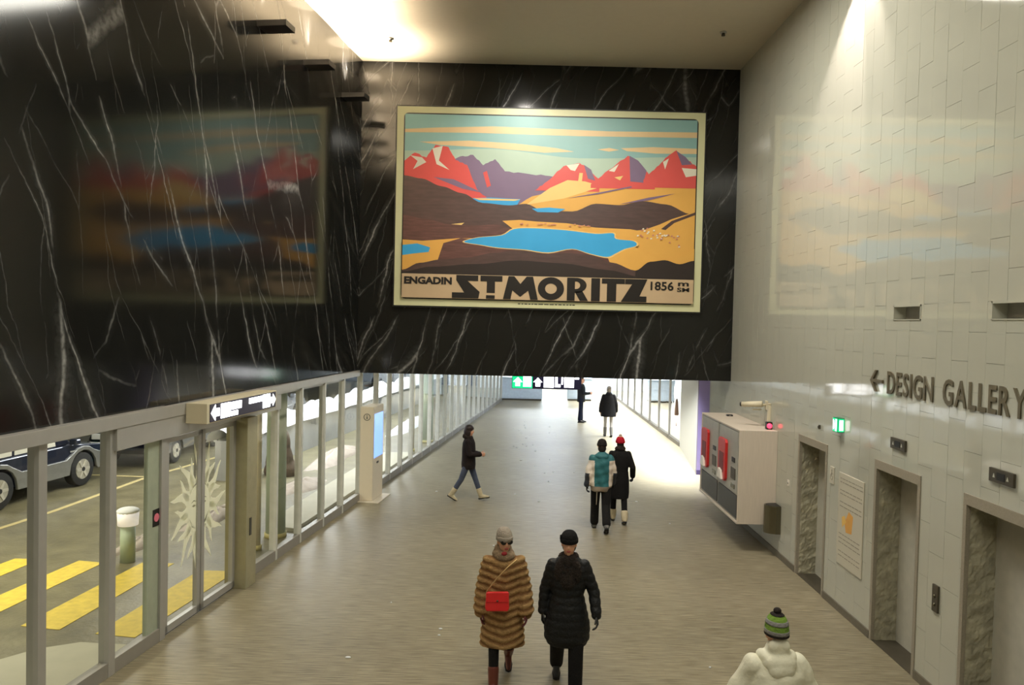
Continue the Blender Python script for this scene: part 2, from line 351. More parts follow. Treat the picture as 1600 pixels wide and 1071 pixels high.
# ------------------------------------------------------------------ poster
def poster():
    W_, H_ = 6.35, 4.1
    t = thing('landscape_poster', 'large framed travel poster of mountains and a lake on the black wall', 'poster', (-2.47, YB-.001, 4.18))
    def C(n, rgb): return mat('print_'+n, rgb, .38, var=.03, scale=3, spec=.4)
    pale = C('pale_border', (214, 212, 168)); ink = C('ink', (34, 30, 27)); sky = C('sky', (140, 180, 176)); skyl = C('sky_low', (176, 196, 176))
    cl = C('cloud', (226, 196, 148)); red = C('rock_red', (214, 84, 78)); pur = C('violet', (122, 102, 128)); och = C('ochre', (222, 168, 82)); ochl = C('light_ochre', (232, 196, 120))
    blue = C('lake', (58, 160, 214)); br = mat('print_forest', (76, 56, 52), .38, var=.22, scale=6, stretch=(.6, 1, 3)); dk = C('dark_forest', (46, 38, 35)); snow = C('snowfield', (226, 220, 200)); tan = C('text_band', (196, 170, 136)); brr = mat('print_rust_forest', (92, 60, 54), .38, var=.35, scale=7, stretch=(.5, 1, 3.5)); vil = C('village', (196, 130, 110))
    b = B(); b.box((-.03, -.10, -.03), (W_+.03, 0, H_+.03), BLACK); b.build('backing_box', t)
    b = B(); b.box((0, -.115, 0), (W_, -.10, H_), pale); b.build('border', t)
    # rounded ink keyline
    def rr(x0, z0, x1, z1, r):
        pts = []
        for cx, cz, a in ((x1-r, z1-r, 0), (x0+r, z1-r, 90), (x0+r, z0+r, 180), (x1-r, z0+r, 270)):
            for k in range(5): pts.append((cx+r*cos(R(a+k*22.5)), cz+r*sin(R(a+k*22.5))))
        return pts
    b = B(); b.prism(rr(.14, .14, W_-.14, H_-.13, .09), -.118, -.115, ink, ax='y'); b.build('key_line', t)
    L0, L1, Z0, Z1 = .165, W_-.165, .165, H_-.155
    pw, ph = L1-L0, Z1-Z0
    lay = [0]
    pic = B()
    def poly(pts, m):          # pts in 0..1 of the picture, painted in flat colour on thin layers
        lay[0] += 1; y = -.118-.0006*lay[0]
        P = [(L0+min(max(x, 0), 1)*pw, Z0+min(max(z, 0), 1)*ph) for x, z in pts]
        n = len(P); ar = sum(P[i][0]*P[(i+1) % n][1]-P[(i+1) % n][0]*P[i][1] for i in range(n))
        if ar < 0: P = P[::-1]
        pic.add([(x, y, z) for x, z in P], [tuple(range(n))], m)
    def ridge(ts, m, base, jag=.0, seed=0, sub=5):
        rnd = random.Random(seed); pts = []
        for (x0, z0), (x1, z1) in zip(ts, ts[1:]):
            for k in range(sub):
                f = k/sub; f2 = f*f*(3-2*f) if jag == 0 else f
                pts.append((x0+(x1-x0)*f, z0+(z1-z0)*f2+(rnd.uniform(-jag, jag) if k else 0)))
        pts.append(ts[-1]); poly(pts+[(ts[-1][0], base), (ts[0][0], base)], m)
    def band(pts, wd, m):       # lens-like cloud band
        n = len(pts); topp = [(x, z+wd*sin(pi*min(1, (i+.3)/(n-.4)))**.6) for i, (x, z) in enumerate(pts)]
        poly(topp+[(x, z-wd*.6*sin(pi*min(1, (i+.3)/(n-.4)))**.6) for i, (x, z) in reversed(list(enumerate(pts)))], m)
    poly([(0, .14), (1, .14), (1, 1), (0, 1)], sky)
    ridge([(0, .80), (.3, .82), (.6, .78), (1, .80)], skyl, .5)
    poly([(0, .918), (.12, .93), (.3, .942), (.7, .93), (1, .935), (1, .905), (.6, .90), (.25, .905), (0, .90)], cl)
    poly([(.05, .85), (.22, .862), (.38, .852), (.52, .832), (.58, .815), (.48, .806), (.3, .825), (.12, .835)], cl)
    poly([(.74, .84), (.85, .85), (1, .846), (1, .818), (.86, .815), (.76, .825)], cl)
    poly([(.66, .83), (.70, .84), (.735, .83), (.70, .82)], cl)
    # far violet ridge
    ridge([(.1, .70), (.19, .775), (.235, .785), (.27, .73), (.31, .765), (.345, .70), (.42, .69), (.50, .68), (.58, .64)], pur, .46, .004, 3)
    # red massif on the left (own outline)
    ridge([(0, .745), (.035, .79), (.075, .765), (.105, .835), (.15, .825), (.175, .755), (.215, .73), (.25, .60), (.30, .53)], red, .50, .004, 5)
    poly([(.095, .815), (.13, .83), (.118, .75), (.155, .70), (.11, .73)], snow)
    poly([(.02, .775), (.06, .765), (.075, .74), (.03, .70), (.045, .745)], snow)
    poly([(.10, .66), (.17, .65), (.27, .58), (.20, .60)], pur)
    poly([(.27, .69), (.283, .70), (.298, .62), (.285, .61)], red)
    ridge([(.0, .60), (.08, .575), (.16, .545), (.24, .53), (.32, .49)], pur, .44)
    # ochre slope and red peaks on the right
    ridge([(.36, .50), (.46, .575), (.56, .66), (.66, .67), (.76, .68), (.88, .66), (1, .68)], och, .38)
    ridge([(.45, .601), (.49, .65), (.545, .735), (.60, .755), (.635, .72), (.67, .66)], red, .60, .004, 8)
    poly([(.42, .52), (.50, .615), (.56, .66), (.62, .655), (.68, .63), (.55, .56)], ochl)
    poly([(.555, .74), (.60, .752), (.585, .71), (.57, .715)], snow)
    poly([(.615, .745), (.64, .72), (.655, .66), (.63, .67)], pur)
    ridge([(.64, .64), (.70, .72), (.765, .80), (.80, .77), (.835, .71), (.86, .64)], red, .62, .004, 9)
    poly([(.77, .80), (.80, .775), (.83, .72), (.82, .655), (.775, .66)], pur)
    poly([(.70, .715), (.735, .755), (.72, .71)], snow)
    ridge([(.82, .671), (.865, .745), (.90, .80), (.93, .835), (.965, .79), (1, .75)], red, .63, .005, 12)
    poly([(.93, .832), (.962, .80), (.985, .76), (.95, .755)], pur)
    poly([(.95, .74), (1, .735), (1, .70), (.965, .69)], snow)
    poly([(.885, .77), (.905, .79), (.893, .73)], snow)
    poly([(.60, .70), (.612, .70), (.608, .63), (.595, .64)], ochl)
    poly([(.72, .68), (.75, .69), (.74, .665)], ochl)
    poly([(.56, .56), (.68, .60), (.78, .635), (.78, .628), (.67, .588)], pur)
    poly([(.74, .535), (.84, .575), (.93, .60), (.84, .56)], pur)
    # far lake, hills, valley
    poly([(.20, .545), (.30, .555), (.40, .55), (.385, .505), (.28, .49), (.2, .50)], blue)
    poly([(.24, .55), (.40, .549), (.38, .54), (.26, .54)], ochl)
    ridge([(0, .665), (.06, .65), (.13, .61), (.20, .575), (.27, .525), (.36, .515), (.42, .525), (.48, .49), (.58, .49), (.66, .535), (.74, .53), (.82, .555), (.90, .54), (.985, .49)], br, .30)
    poly([(.44, .50), (.50, .508), (.555, .502), (.53, .482), (.46, .482)], blue)
    poly([(.985, .495), (.92, .46), (.88, .43), (.83, .40), (.78, .39), (.74, .35), (.8, .22), (1, .22), (1, .5)], och)
    poly([(1, .485), (.93, .44), (.90, .40), (.885, .405), (.92, .45), (1, .50)], br)
    poly([(.34, .43), (.40, .437), (.46, .43), (.56, .425), (.66, .405), (.78, .40), (.90, .37), (.97, .30), (.9, .2), (.6, .28), (.4, .36)], och)
    ridge([(0, .45), (.08, .43), (.16, .405), (.24, .40), (.32, .41), (.37, .39), (.36, .36), (.20, .31)], brr, .16)
    poly([(.165, .405), (.21, .415), (.2, .402)], ochl)
    for k in range(34):
        rnd = random.Random(k); x = .80+.15*rnd.random(); z = .385-.35*(x-.80)+rnd.uniform(-.03, .03)
        poly([(x, z), (x+.007, z+.002), (x+.006, z+.009), (x+.001, z+.008)], snow if k % 2 else vil)
    for k in range(20):
        rnd = random.Random(k+60); x = .38+.27*rnd.random(); z = .412+rnd.uniform(-.006, .006)
        poly([(x, z), (x+.012, z), (x+.010, z+.006)], vil)
    # the lake
    poly([(0, .10), (1, .10), (1, .30), (.9, .22), (.8, .30), (.5, .33), (.2, .33), (0, .30)], och); poly([(.10, .10), (.74, .10), (.70, .26), (.5, .30), (.2, .33), (.14, .30)], brr)
    lk = [(.21, .31), (.26, .335), (.34, .35), (.38, .385), (.45, .392), (.56, .385), (.66, .37), (.72, .375), (.73, .345), (.79, .335), (.80, .31), (.76, .29), (.73, .265), (.70, .245), (.64, .262), (.58, .285), (.50, .262), (.42, .275), (.33, .282), (.27, .295)]
    sm = []
    for i in range(len(lk)):
        p0, p1, p2, p3 = [V(lk[(i+j) % len(lk)]+(0,)) for j in (-1, 0, 1, 2)]
        for k in range(4):
            f = k/4; q = .5*((2*p1)+(p2-p0)*f+(2*p0-5*p1+4*p2-p3)*f*f+(3*p1-p0-3*p2+p3)*f**3); sm.append((q.x, q.y))
    poly([(.5+(x-.5)*1.02, .322+(z-.322)*1.08) for x, z in sm], ochl); poly(sm, blue)
    poly([(0, .315), (.07, .31), (.13, .315), (.12, .27), (.10, .22), (.07, .19), (0, .15)], och)
    poly([(0, .285), (.05, .295), (.095, .275), (.09, .25), (.04, .24), (0, .23)], blue)
    ridge([(0, .15), (.06, .19), (.13, .21), (.22, .225), (.32, .255), (.40, .272), (.50, .255), (.57, .262), (.64, .255), (.72, .215), (.80, .175), (.88, .125), (.92, .11)], br, .12)
    ridge([(0, .14), (.10, .17), (.25, .19), (.40, .215), (.55, .205), (.70, .175), (.85, .13), (.92, .11)], dk, .10)
    ridge([(.80, .175), (.85, .225), (.90, .235), (.95, .215), (1, .235)], dk, .11)
    poly([(0, 0), (1, 0), (1, .133), (0, .133)], tan)
    poly([(0, .131), (1, .131), (1, .134), (0, .134)], ink)
    pic.build('picture', t)
    # lettering
    zt = Z0+.128*ph; zb = Z0-.0; hh = zt-zb; ly = -.118-.0006*(lay[0]+4)
    def gl(polys, name='letter'):
        g = B()
        for P in polys:
            g.prism([(L0+x*pw, zb+z*hh) for x, z in P], ly-.004, ly, ink, ax='y')
        return g.build(name, t)
    def arcpts(cx, cz, rx, rz, a0, a1, n=14): return [(cx+rx*cos(R(a0+(a1-a0)*k/n)), cz+rz*sin(R(a0+(a1-a0)*k/n))) for k in range(n+1)]
    gl([[(.187, 1), (.262, 1), (.262, .76), (.226, .76), (.268, .30), (.264, .02), (.173, .02), (.173, .26), (.215, .26), (.187, .78)]])      # S
    gl([[(.270, 1), (.345, 1), (.345, .76), (.320, .76), (.320, .27), (.292, .27), (.292, .76), (.270, .76)], [(.290, .17), (.320, .17), (.320, .02), (.290, .02)]])    # T over a bar
    gl([[(.348, .02), (.366, 1), (.386, 1), (.407, .68), (.428, 1), (.450, 1), (.468, .02), (.442, .02), (.434, .40), (.407, .13), (.380, .40), (.374, .02)]])    # M
    O = arcpts(.512, .51, .045, .49, 0, 180); Oi = arcpts(.512, .51, .020, .22, 180, 0); O2 = arcpts(.512, .51, .045, .49, 180, 360); Oi2 = arcpts(.512, .51, .020, .22, 360, 180)
    gl([O+Oi, O2+Oi2])                                                                                                         # O
    gl([[(.567, .02), (.567, 1), (.594, 1), (.594, .02)], [(.594, 1)]+arcpts(.598, .68, .036, .32, 90, -90)+[(.594, .36), (.594, .52)]+arcpts(.598, .68, .014, .16, -90, 90)+[(.594, .84)],
        [(.594, .40), (.620, .44), (.640, .02), (.612, .02)]])                                                                 # R
    gl([[(.650, .02), (.650, 1), (.680, 1), (.680, .02)]])                                                                     # I
    gl([[(.686, 1), (.765, 1), (.765, .78), (.736, .78), (.736, .02), (.704, .02), (.704, .78), (.686, .78)]])                 # T
    gl([[(.766, 1), (.842, 1), (.816, .27), (.840, .27), (.840, .02), (.752, .02), (.790, .78), (.766, .78)]])                 # Z
    for s_, x0, x1, z0, z1 in (('ENGADIN', .008, .172, .58, .90), ('1856', .853, .932, .54, .92), ('m', .947, .984, .74, .90), ('SM', .944, .986, .50, .68)):
        o = text_mesh(s_, .4, .002, ink, .020 if s_ == 'ENGADIN' else .010, 'lettering', t)
        xs = [v.co.x for v in o.data.vertices]; ys_ = [v.co.y for v in o.data.vertices]; a0, a1, b0, b1 = min(xs), max(xs), min(ys_), max(ys_)
        for v in o.data.vertices: v.co.x = (v.co.x-a0)/(a1-a0)*(x1-x0)*pw; v.co.y = (v.co.y-b0)/(b1-b0)*(z1-z0)*hh
        basis(o, (L0+x0*pw, ly-.003, zb+z0*hh), (1, 0, 0), (0, 0, 1))
    g = B(); rnd = random.Random(4); x = .40
    while x < .59:
        wl = rnd.uniform(.006, .018); g.box((L0+x*pw, -.1165, .075), (L0+(x+wl)*pw, -.115, .095), ink); x += wl+.003
    g.build('imprint_line', t)
poster()

# ------------------------------------------------------------------ right wall of tall white tiles
YE = 17.6
P = [(11.05, 12.16, 2.22), (8.52, 9.60, 2.28), (6.28, 7.70, 2.28)]            # lift portals: y0, y1, top
NI = [(8.66, 9.28, 4.02, 4.20), (6.3, 7.38, 4.02, 4.20)]                       # small niches
holes = [(a, b_, -1, z) for a, b_, z in P]+NI
def rsub(rs, h):
    out = []
    for a, b_, c, d in rs:
        if h[0] >= b_ or h[1] <= a or h[2] >= d or h[3] <= c: out.append((a, b_, c, d)); continue
        if c < h[2]: out.append((a, b_, c, h[2]))
        if d > h[3]: out.append((a, b_, h[3], d))
        lo, hi = max(c, h[2]), min(d, h[3])
        if a < h[0]: out.append((a, h[0], lo, hi))
        if b_ > h[1]: out.append((h[1], b_, lo, hi))
    return out
wr = struct('wall_right', 'right wall of tall glossy white tiles set in staggered columns')
b = B()
for a, b_, c, d in rsub(rsub(rsub(rsub(rsub([(-4, YE, 0, ZC)], holes[0]), holes[1]), holes[2]), holes[3]), holes[4]):
    b.box((XR+.012, a, c), (XR+.30, b_, d), GROUT)
b.box((XR+.30, -4, 0), (XR+.6, YE, ZC), GROUT)
b.build('backing', wr)
TW, TH, G_ = .29, .60, .003
tiles = []; ncol = 0; y = YE
while y > 4.6:
    y0 = y-TW; off = 0 if ncol % 2 else -.3; z = off
    while z < ZC:
        z0, z1 = max(z, .10), min(z+TH, ZC); z += TH
        if z1-z0 < .03: continue
        rs = [(y0+G_/2, y-G_/2, z0+G_/2, z1-G_/2)]
        for h in holes: rs = rsub(rs, h)
        rs = [r for r in rs if r[1]-r[0] > .01 and r[3]-r[2] > .01]
        if rs: tiles.append((-((y+y0)/2), rs))
    y = y0; ncol += 1
def tilemesh(bb, rs, rnd):
    ty, tz = rnd.gauss(0, .0016), rnd.gauss(0, .0012); dx = rnd.uniform(-.0008, .0008)
    cy = (rs[0][0]+rs[0][1])/2; cz = (rs[0][2]+rs[0][3])/2
    for a, b_, c, d in rs:
        f = [(XR+dx+ty*(yy-cy)+tz*(zz-cz), yy, zz) for yy, zz in ((a, c), (b_, c), (b_, d), (a, d))]
        k = [(XR+.014, yy, zz) for yy, zz in ((a, c), (b_, c), (b_, d), (a, d))]
        bb.add(f+k, [(0, 3, 2, 1), (0, 1, 5, 4), (1, 2, 6, 5), (2, 3, 7, 6), (3, 0, 4, 7)], TILE)
rnd = random.Random(11)
tiles.sort(key=lambda t: -t[0]); tiles.sort(key=lambda t: (t[0] < -13 or False, ))
vis = sorted(tiles, key=lambda t: 0 if (6.2 < -t[0]) and t[1][0][3] < 3.9+.45*(-t[0]) else 1)
near = sorted([t for t in vis if -t[0] > 6.2 and t[1][0][2] < 3.9+.47*(-t[0])+.1], key=lambda t: -t[0])[::-1]
near = sorted(near, key=lambda t: -t[0])[:290]; ids = set(id(t) for t in near)
for t in near:
    bb = B(); tilemesh(bb, t[1], rnd); bb.build('tile', wr)
bb = B()
for t in tiles:
    if id(t) not in ids: tilemesh(bb, t[1], rnd)
bb.box((XR, -4, .1), (XR+.014, 4.4, ZC), TILE)
bb.build('tile_field', wr, kind='stuff')
b = B()
ys = [YE]+[v for p in P for v in (p[1], p[0])]+[-4]
for i in range(0, len(ys), 2): b.box((XR-.018, ys[i+1], 0), (XR+.02, ys[i], .10), SKIRT)
st(b.build('baseboard_right'), 'dark grey stone skirting at the foot of the white tiled wall')

PL = ('far', 'middle', 'near')
for i, (y0, y1, zt) in enumerate(P):
    t = struct('door_%d' % (i+1), 'lift doorway in rough grey granite, %s of the three' % PL[i])
    fr = .055; D_ = .32
    b = B(); b.box((XR-.012, y0, zt-.11), (XR+.05, y1, zt), STONES); b.box((XR-.012, y0, 0), (XR+.05, y0+fr, zt-.11), STONES); b.box((XR-.012, y1-fr, 0), (XR+.05, y1, zt-.11), STONES)
    b.build('stone_frame', t)
    for ya, yb in ((y1-fr-.001, y1+.05), (y0-.05, y0+fr+.001)):      # rough hewn reveal slabs with real relief
        face = ya if ya > y0+.2 else yb; sgn = -1 if ya > y0+.2 else 1
        nx, nz = 12, 60; vs = []; fs = []
        for kz in range(nz+1):
            for kx in range(nx+1):
                x = XR+.03+(D_+.02)*kx/nx; z = (zt-.10)*kz/nz
                nn = (math.sin(x*61+z*17)+math.sin(x*23-z*41+2)+math.sin(z*29+1.3)+rnd.uniform(-1.6, 1.6))*.0030 if 0 < kx else 0
                vs.append((x, face+sgn*(nn+.004), z))
        for kz in range(nz):
            for kx in range(nx):
                a = kz*(nx+1)+kx; q = (a, a+1, a+nx+2, a+nx+1); fs.append(q if sgn < 0 else q[::-1])
        B().add(vs, fs, STONE).box((XR+.05, min(ya, yb)+.0, 0), (XR+D_, face-sgn*.002, zt-.1), STONE).build('reveal', t)
    B().box((XR+.03, y0, zt-.11), (XR+D_+.02, y1, zt-.02), STONE).build('lintel', t)
    B().box((XR-.0, y0+fr, -.0), (XR+D_+.1, y1-fr, .006), STEELD).build('threshold', t)
    ym = (y0+y1)/2
    for k in range(2):
        a, b_ = (y0+fr, ym-.003) if k == 0 else (ym+.003, y1-fr)
        B().box((XR+D_-.0+(.012 if k else 0), a, .008), (XR+D_+.04, b_, zt-.11), STEEL).build('door_leaf', t, bevel=.003)
# niches
for i, (y0, y1, z0, z1) in enumerate(NI):
    b = B(); f = .022; D_ = .14
    b.box((XR-.008, y0, z1-f), (XR+D_, y1, z1), TILE); b.box((XR-.008, y0, z0), (XR+D_, y1, z0+f*.5), TILE)
    b.box((XR-.008, y1-f*.6, z0), (XR+D_, y1, z1), TILE); b.box((XR-.008, y0, z0), (XR+D_, y0+f*.6, z1), TILE); b.box((XR+D_, y0, z0), (XR+D_+.01, y1, z1), GREYM)
    tag(b.build('wall_niche'), ('small recessed slot in the tiled wall above the arrow', 'wider recessed slot high in the tiled wall at right edge')[i], 'niche', 'recessed slots in the tiled wall')

# fittings of the tiled wall
XW = XR-.001
def plate(t, y0, y1, z0, z1, dep, m, name, bev=.004, x=XW): return B().box((x-dep, y0, z0), (x, y1, z1), m).build(name, t, bevel=bev)
for i, (y0, y1, z0, z1) in enumerate(((8.86, 9.20, 2.49, 2.62), (6.93, 7.29, 2.49, 2.62))):
    t = thing('lift_indicator', ('steel lift display above the middle lift doorway', 'steel lift display above the near lift doorway')[i], 'display', (XW, (y0+y1)/2, z0), group='lift displays')
    w2 = (y1-y0)/2
    B().box((-.025, -w2, 0), (0, w2, z1-z0), STEELD).build('faceplate', t, bevel=.003)
    B().box((-.028, -.06, .03), (-.02, .06, .10), BLACK).build('screen', t)
    for s in (-1, 1):
        B().prism([(s*.085, .045), (s*.115, .045), (s*.10, .085)], -.029, -.02, mat('pale_led', (190, 190, 176), .4), ax='x').build('arrow_lamp', t)
t = thing('call_panel', 'steel lift call button plate between middle and near doorways', 'call panel', (XW, 8.13, .90))
B().box((-.022, -.055, 0), (0, .055, .29), STEELD).build('faceplate', t, bevel=.004)
B().tube((-.022, 0, .17), (-.032, 0, .17), .018, .018, STEEL, 16).build('button', t, True)
B().tube((-.022, 0, .08), (-.032, 0, .08), .018, .018, STEEL, 16).build('button', t, True)
# green escape sign, a small box with a running figure
GRN = mat('sign_green_lit', (24, 190, 120), .4, emit=1.6, var=.01); SWH = mat('sign_white_lit', (255, 255, 255), .4, emit=2.6, var=.0)
t = thing('exit_sign', 'small lit green and white escape sign on the tiled wall', 'sign', (XW, 10.62, 2.47))
B().box((-.09, -.085, 0), (0, .085, .20), mat('sign_green_case', (20, 120, 80), .5)).build('case', t, bevel=.006)
for q, yy in enumerate((-.0,)):
    B().box((-.094, -.075, .01), (-.088, .075, .19), GRN).build('panel', t)
    b = B()
    for p in ([(-.055, .02), (-.02, .02), (-.02, .18), (-.055, .18)], [(.02, .05), (.055, .03), (.055, .17), (.02, .15)], [(-.02, .085), (.02, .085), (.02, .12), (-.02, .12)]):
        b.prism(p, -.099, -.093, SWH, ax='x')
    b.build('pictogram', t)
# the same sign shown to people walking along the wall
b = B(); b.box((-.085, -.091, .012), (-.005, -.086, .188), GRN); b.box((-.07, -.095, .03), (-.02, -.09, .17), SWH); b.build('panel', t)
# information board and small pictogram
t = thing('notice_board', 'pale printed plan board between far and middle lift doorways', 'board', (XW, 10.22, .66))
INKG = mat('grey_print', (148, 142, 126), .6); INKO = mat('orange_print', (222, 164, 84), .6)
B().box((-.014, -.36, 0), (0, .40, 1.26), mat('white_board', (200, 194, 176), .3, var=.01)).build('board', t, bevel=.002)
b = B(); r_ = random.Random(3)
for z in [1.18, 1.13, 1.02, .97, .86, .80, .42, .36, .30, .18, .12]:
    y = .34
    while y > -.30:
        l = r_.uniform(.03, .12); b.box((-.0155, y-l, z), (-.014, y, z+.012), INKG); y -= l+.02
b.build('printed_lines', t, kind='stuff')
b = B(); b.prism([(-.05, .50), (.12, .48), (.17, .60), (.05, .78), (-.08, .74)], -.0156, -.014, INKO, ax='x'); b.prism([(.12, .62), (.24, .52), (.26, .66), (.17, .70)], -.0158, -.0156, mat('yellow_print', (232, 190, 104), .6), ax='x'); b.build('printed_map', t)
t = thing('pictogram_plate', 'small pale plate with a wheelchair symbol beside the far lift', 'sign', (XW, 10.86, 1.70))
B().box((-.012, -.07, 0), (0, .07, .24), mat('white_board', (0, 0, 0))).build('plate', t, bevel=.002)
b = B(); T0 = M.Translation((-.0135, 0, .10))
for k in range(14):
    a0, a1 = R(-200+k*20), R(-180+k*20); b.prism([(.035*cos(a0), .035*sin(a0)), (.035*cos(a1), .035*sin(a1)), (.045*cos(a1), .045*sin(a1)), (.045*cos(a0), .045*sin(a0))], -.0015, .0015, INKG, T0, ax='x')
b.prism([(-.006, .0), (.006, .0), (.006, .07), (-.006, .07)], -.0015, .0015, INKG, T0, ax='x'); b.prism([(-.006, .08), (.012, .08), (.012, .10), (-.006, .10)], -.0015, .0015, INKG, T0, ax='x'); b.prism([(.0, .04), (-.04, .04), (-.04, .048), (.0, .048)], -.0015, .0015, INKG, T0, ax='x')
b.build('symbol', t)
t = thing('wall_button', 'small round button plate left of the far lift doorway', 'button', (XW, 12.55, 1.35))
B().box((-.012, -.04, -.05), (0, .04, .05), WHITEM).build('plate', t, bevel=.003); B().tube((-.012, 0, 0), (-.02, 0, 0), .015, .015, GREYM, 14).build('push_button', t, True)
t = thing('wall_sensor', 'tiny dark sensor on the tiled wall left of the escape sign', 'sensor', (XW, 11.35, 2.44))
B().box((-.03, -.015, -.03), (0, .015, .03), STEELD).build('housing', t, bevel=.004); B().ell((-.032, 0, 0), (.008, .01, .014), BLACK, 10, 6).build('lens', t, True)

# wall lettering
LET = mat('bronze_letter_metal', (112, 104, 84), .45, .3)
t = thing('wall_lettering', 'raised grey letters DESIGN GALLERY with an arrow on the tiled wall', 'lettering', (XW, 9.35, 3.125))
yy = 0.0; ls = []
for ch in 'DESIGN GALLERY':
    if ch == ' ': yy += .17; continue
    o = text_mesh(ch, .385, .006, LET, .006, 'letter', t, .80)
    xs = [v.co.x for v in o.data.vertices]; zs = [v.co.y for v in o.data.vertices]; x0, x1 = min(xs), max(xs); z0, z1 = min(zs), max(zs)
    for v in o.data.vertices: v.co.x -= x0; v.co.y = (v.co.y-z0)/(z1-z0)*.275
    ls.append((o, yy)); yy += (x1-x0)+.040
sc = 2.58/yy
for o, y_ in ls:
    for v in o.data.vertices: v.co.x *= sc
    basis(o, (-.008, -y_*sc, 0), (0, -1, 0), (0, 0, 1))
t.location.y = 9.36
b = B(); b.prism([(.42, .135), (.295, .27), (.25, .27), (.345, .155), (.10, .155), (.10, .115), (.345, .115), (.25, 0), (.295, 0)], -.026, -.002, LET, ax='x'); b.build('arrow', t)

# litter bin
t = thing('wall_bin', 'half-round brushed steel litter bin fixed to the tiled wall', 'bin', (XW, 13.0, .41))
pts = [(-.24*cos(a)**.8 if cos(a) > 0 else 0, .15*sin(a)) for a in [R(-90+15*k) for k in range(13)]]
B().prism(pts, 0, .47, STEEL).build('body', t, bevel=.004)
B().prism([(x*.88-.004, y_*.85) for x, y_ in pts], .465, .474, BLACK).build('opening', t)

# ------------------------------------------------------------------ vending machine cabinet
XF = 3.94
t = thing('machine_cabinet', 'white board cabinet hung on the wall holding two ticket machines', 'cabinet', (XF, 13.13, 0))
W2 = 15.75-13.13; DX = XR-.002-XF
b = B(); T_ = .03
b.box((0, 0, .54), (DX, T_, 2.12), BOXWH); b.build('side_panel', t, bevel=.004)
B().box((0, W2-T_, .54), (DX, W2, 2.12), BOXWH).build('side_panel', t, bevel=.004)
B().box((0, T_, 2.09), (DX, W2-T_, 2.12), BOXWH).build('top_panel', t, bevel=.004)
B().box((-.01, 0, .50), (DX, W2, .54), BOXWH).build('bottom_panel', t, bevel=.004)
B().box((DX-.02, T_, .54), (DX, W2-T_, 2.09), GREYM).build('back_panel', t)
for i in range(2):
    y0 = .05+i*1.27; y1 = y0+1.22
    m_ = thing('vending_machine', ('grey vending machine with red panel, nearer of the two in the cabinet', 'grey vending machine with red panel, further of the two in the cabinet')[i], 'machine', (XF, 13.13+y0, 0), group='machines in the white cabinet')
    wd = y1-y0
    B().box((.02, 0, .545), (DX-.025, wd, 2.085), GREYM).build('casing', m_, bevel=.004)
    B().box((.0, .02, .99), (.022, wd-.02, 2.07), mat('pale_grey_front', (166, 164, 154), .4)).build('front_panel', m_, bevel=.006)
    B().box((.003, .02, .58), (.022, wd-.02, .97), GREYD).build('lower_panel', m_, bevel=.004)
    b = B(); b.prism([(wd-.55, 1.10), (wd-.17, 1.10), (wd-.12, 1.15), (wd-.12, 1.80), (wd-.17, 1.85), (wd-.55, 1.85), (wd-.60, 1.80), (wd-.60, 1.15)], -.05, .0, REDM, ax='x'); b.build('red_fascia', m_, bevel=.006)
    B().box((-.055, wd-.50, 1.24), (-.045, wd-.22, 1.60), REDD).build('delivery_window', m_)
    B().prism([(wd-.50, 1.12), (wd-.22, 1.12), (wd-.30, 1.30), (wd-.44, 1.27)], -.09, -.045, WHITEM, ax='x').build('paper_flap', m_)
    B().box((-.012, .12, 1.22), (.0, .38, 1.42), STEELD).build('keypad', m_, bevel=.003)
    B().box((-.012, .16, 1.52), (.0, .34, 1.60), BLACK).build('display', m_)
    b = B(); b.box((-.012, .14, 1.06), (0, .36, 1.14), STEEL); b.build('coin_tray', m_, bevel=.003)
# camera and warning lamp on a post above the cabinet
t = thing('surveillance_camera', 'cream surveillance camera on a wall arm above the white cabinet', 'camera', (XR, 13.75, 2.50))
B().box((-.02, -.06, -.08), (0, .06, .08), CREAM).build('wall_plate', t, bevel=.004)
B().tube((-.01, 0, .0), (-.26, .0, .02), .02, .02, CREAM).build('arm', t, True)
B().tube((-.12, -.10, .03), (-.42, .10, .0), .055, .045, CREAM, 16).build('body', t, True)
B().tube((-.42, .10, .0), (-.445, .115, -.003), .04, .036, BLACK, 16).build('lens', t, True)
B().box((-.26, -.02, -.09), (-.10, .02, -.07), CREAM).build('bracket', t)
t = thing('warning_lamp', 'small red lit lamp box beside the post above the white cabinet', 'lamp', (XR-.14, 13.35, 2.122))
B().box((-.0, -.05, 0), (.10, .05, .13), BLACK).build('housing', t, bevel=.008)
B().tube((.045, -.05, .065), (.045, -.062, .065), .045, .045, mat('red_lamp', (255, 60, 90), .3, emit=2.5), 18).build('lamp_lens', t, True)
t = thing('mounting_post', 'slim cream post fixed to the tiled wall above the white cabinet', 'post', (XR-.02, 13.55, 2.122))
B().box((-.03, -.03, 0), (.018, .03, .42), CREAM).build('post', t, bevel=.004); B().box((-.035, -.035, .42), (.018, .035, .43), CREAM).build('cap', t)
t = thing('cable_clip_box', 'tiny dark box on top of the white cabinet', 'box', (4.35, 15.2, 2.121)); B().box((-.06, -.04, 0), (.06, .04, .03), BLACK).build('case', t, bevel=.004); B().box((-.02, -.045, .008), (.02, -.039, .02), GREYM).build('clip', t)

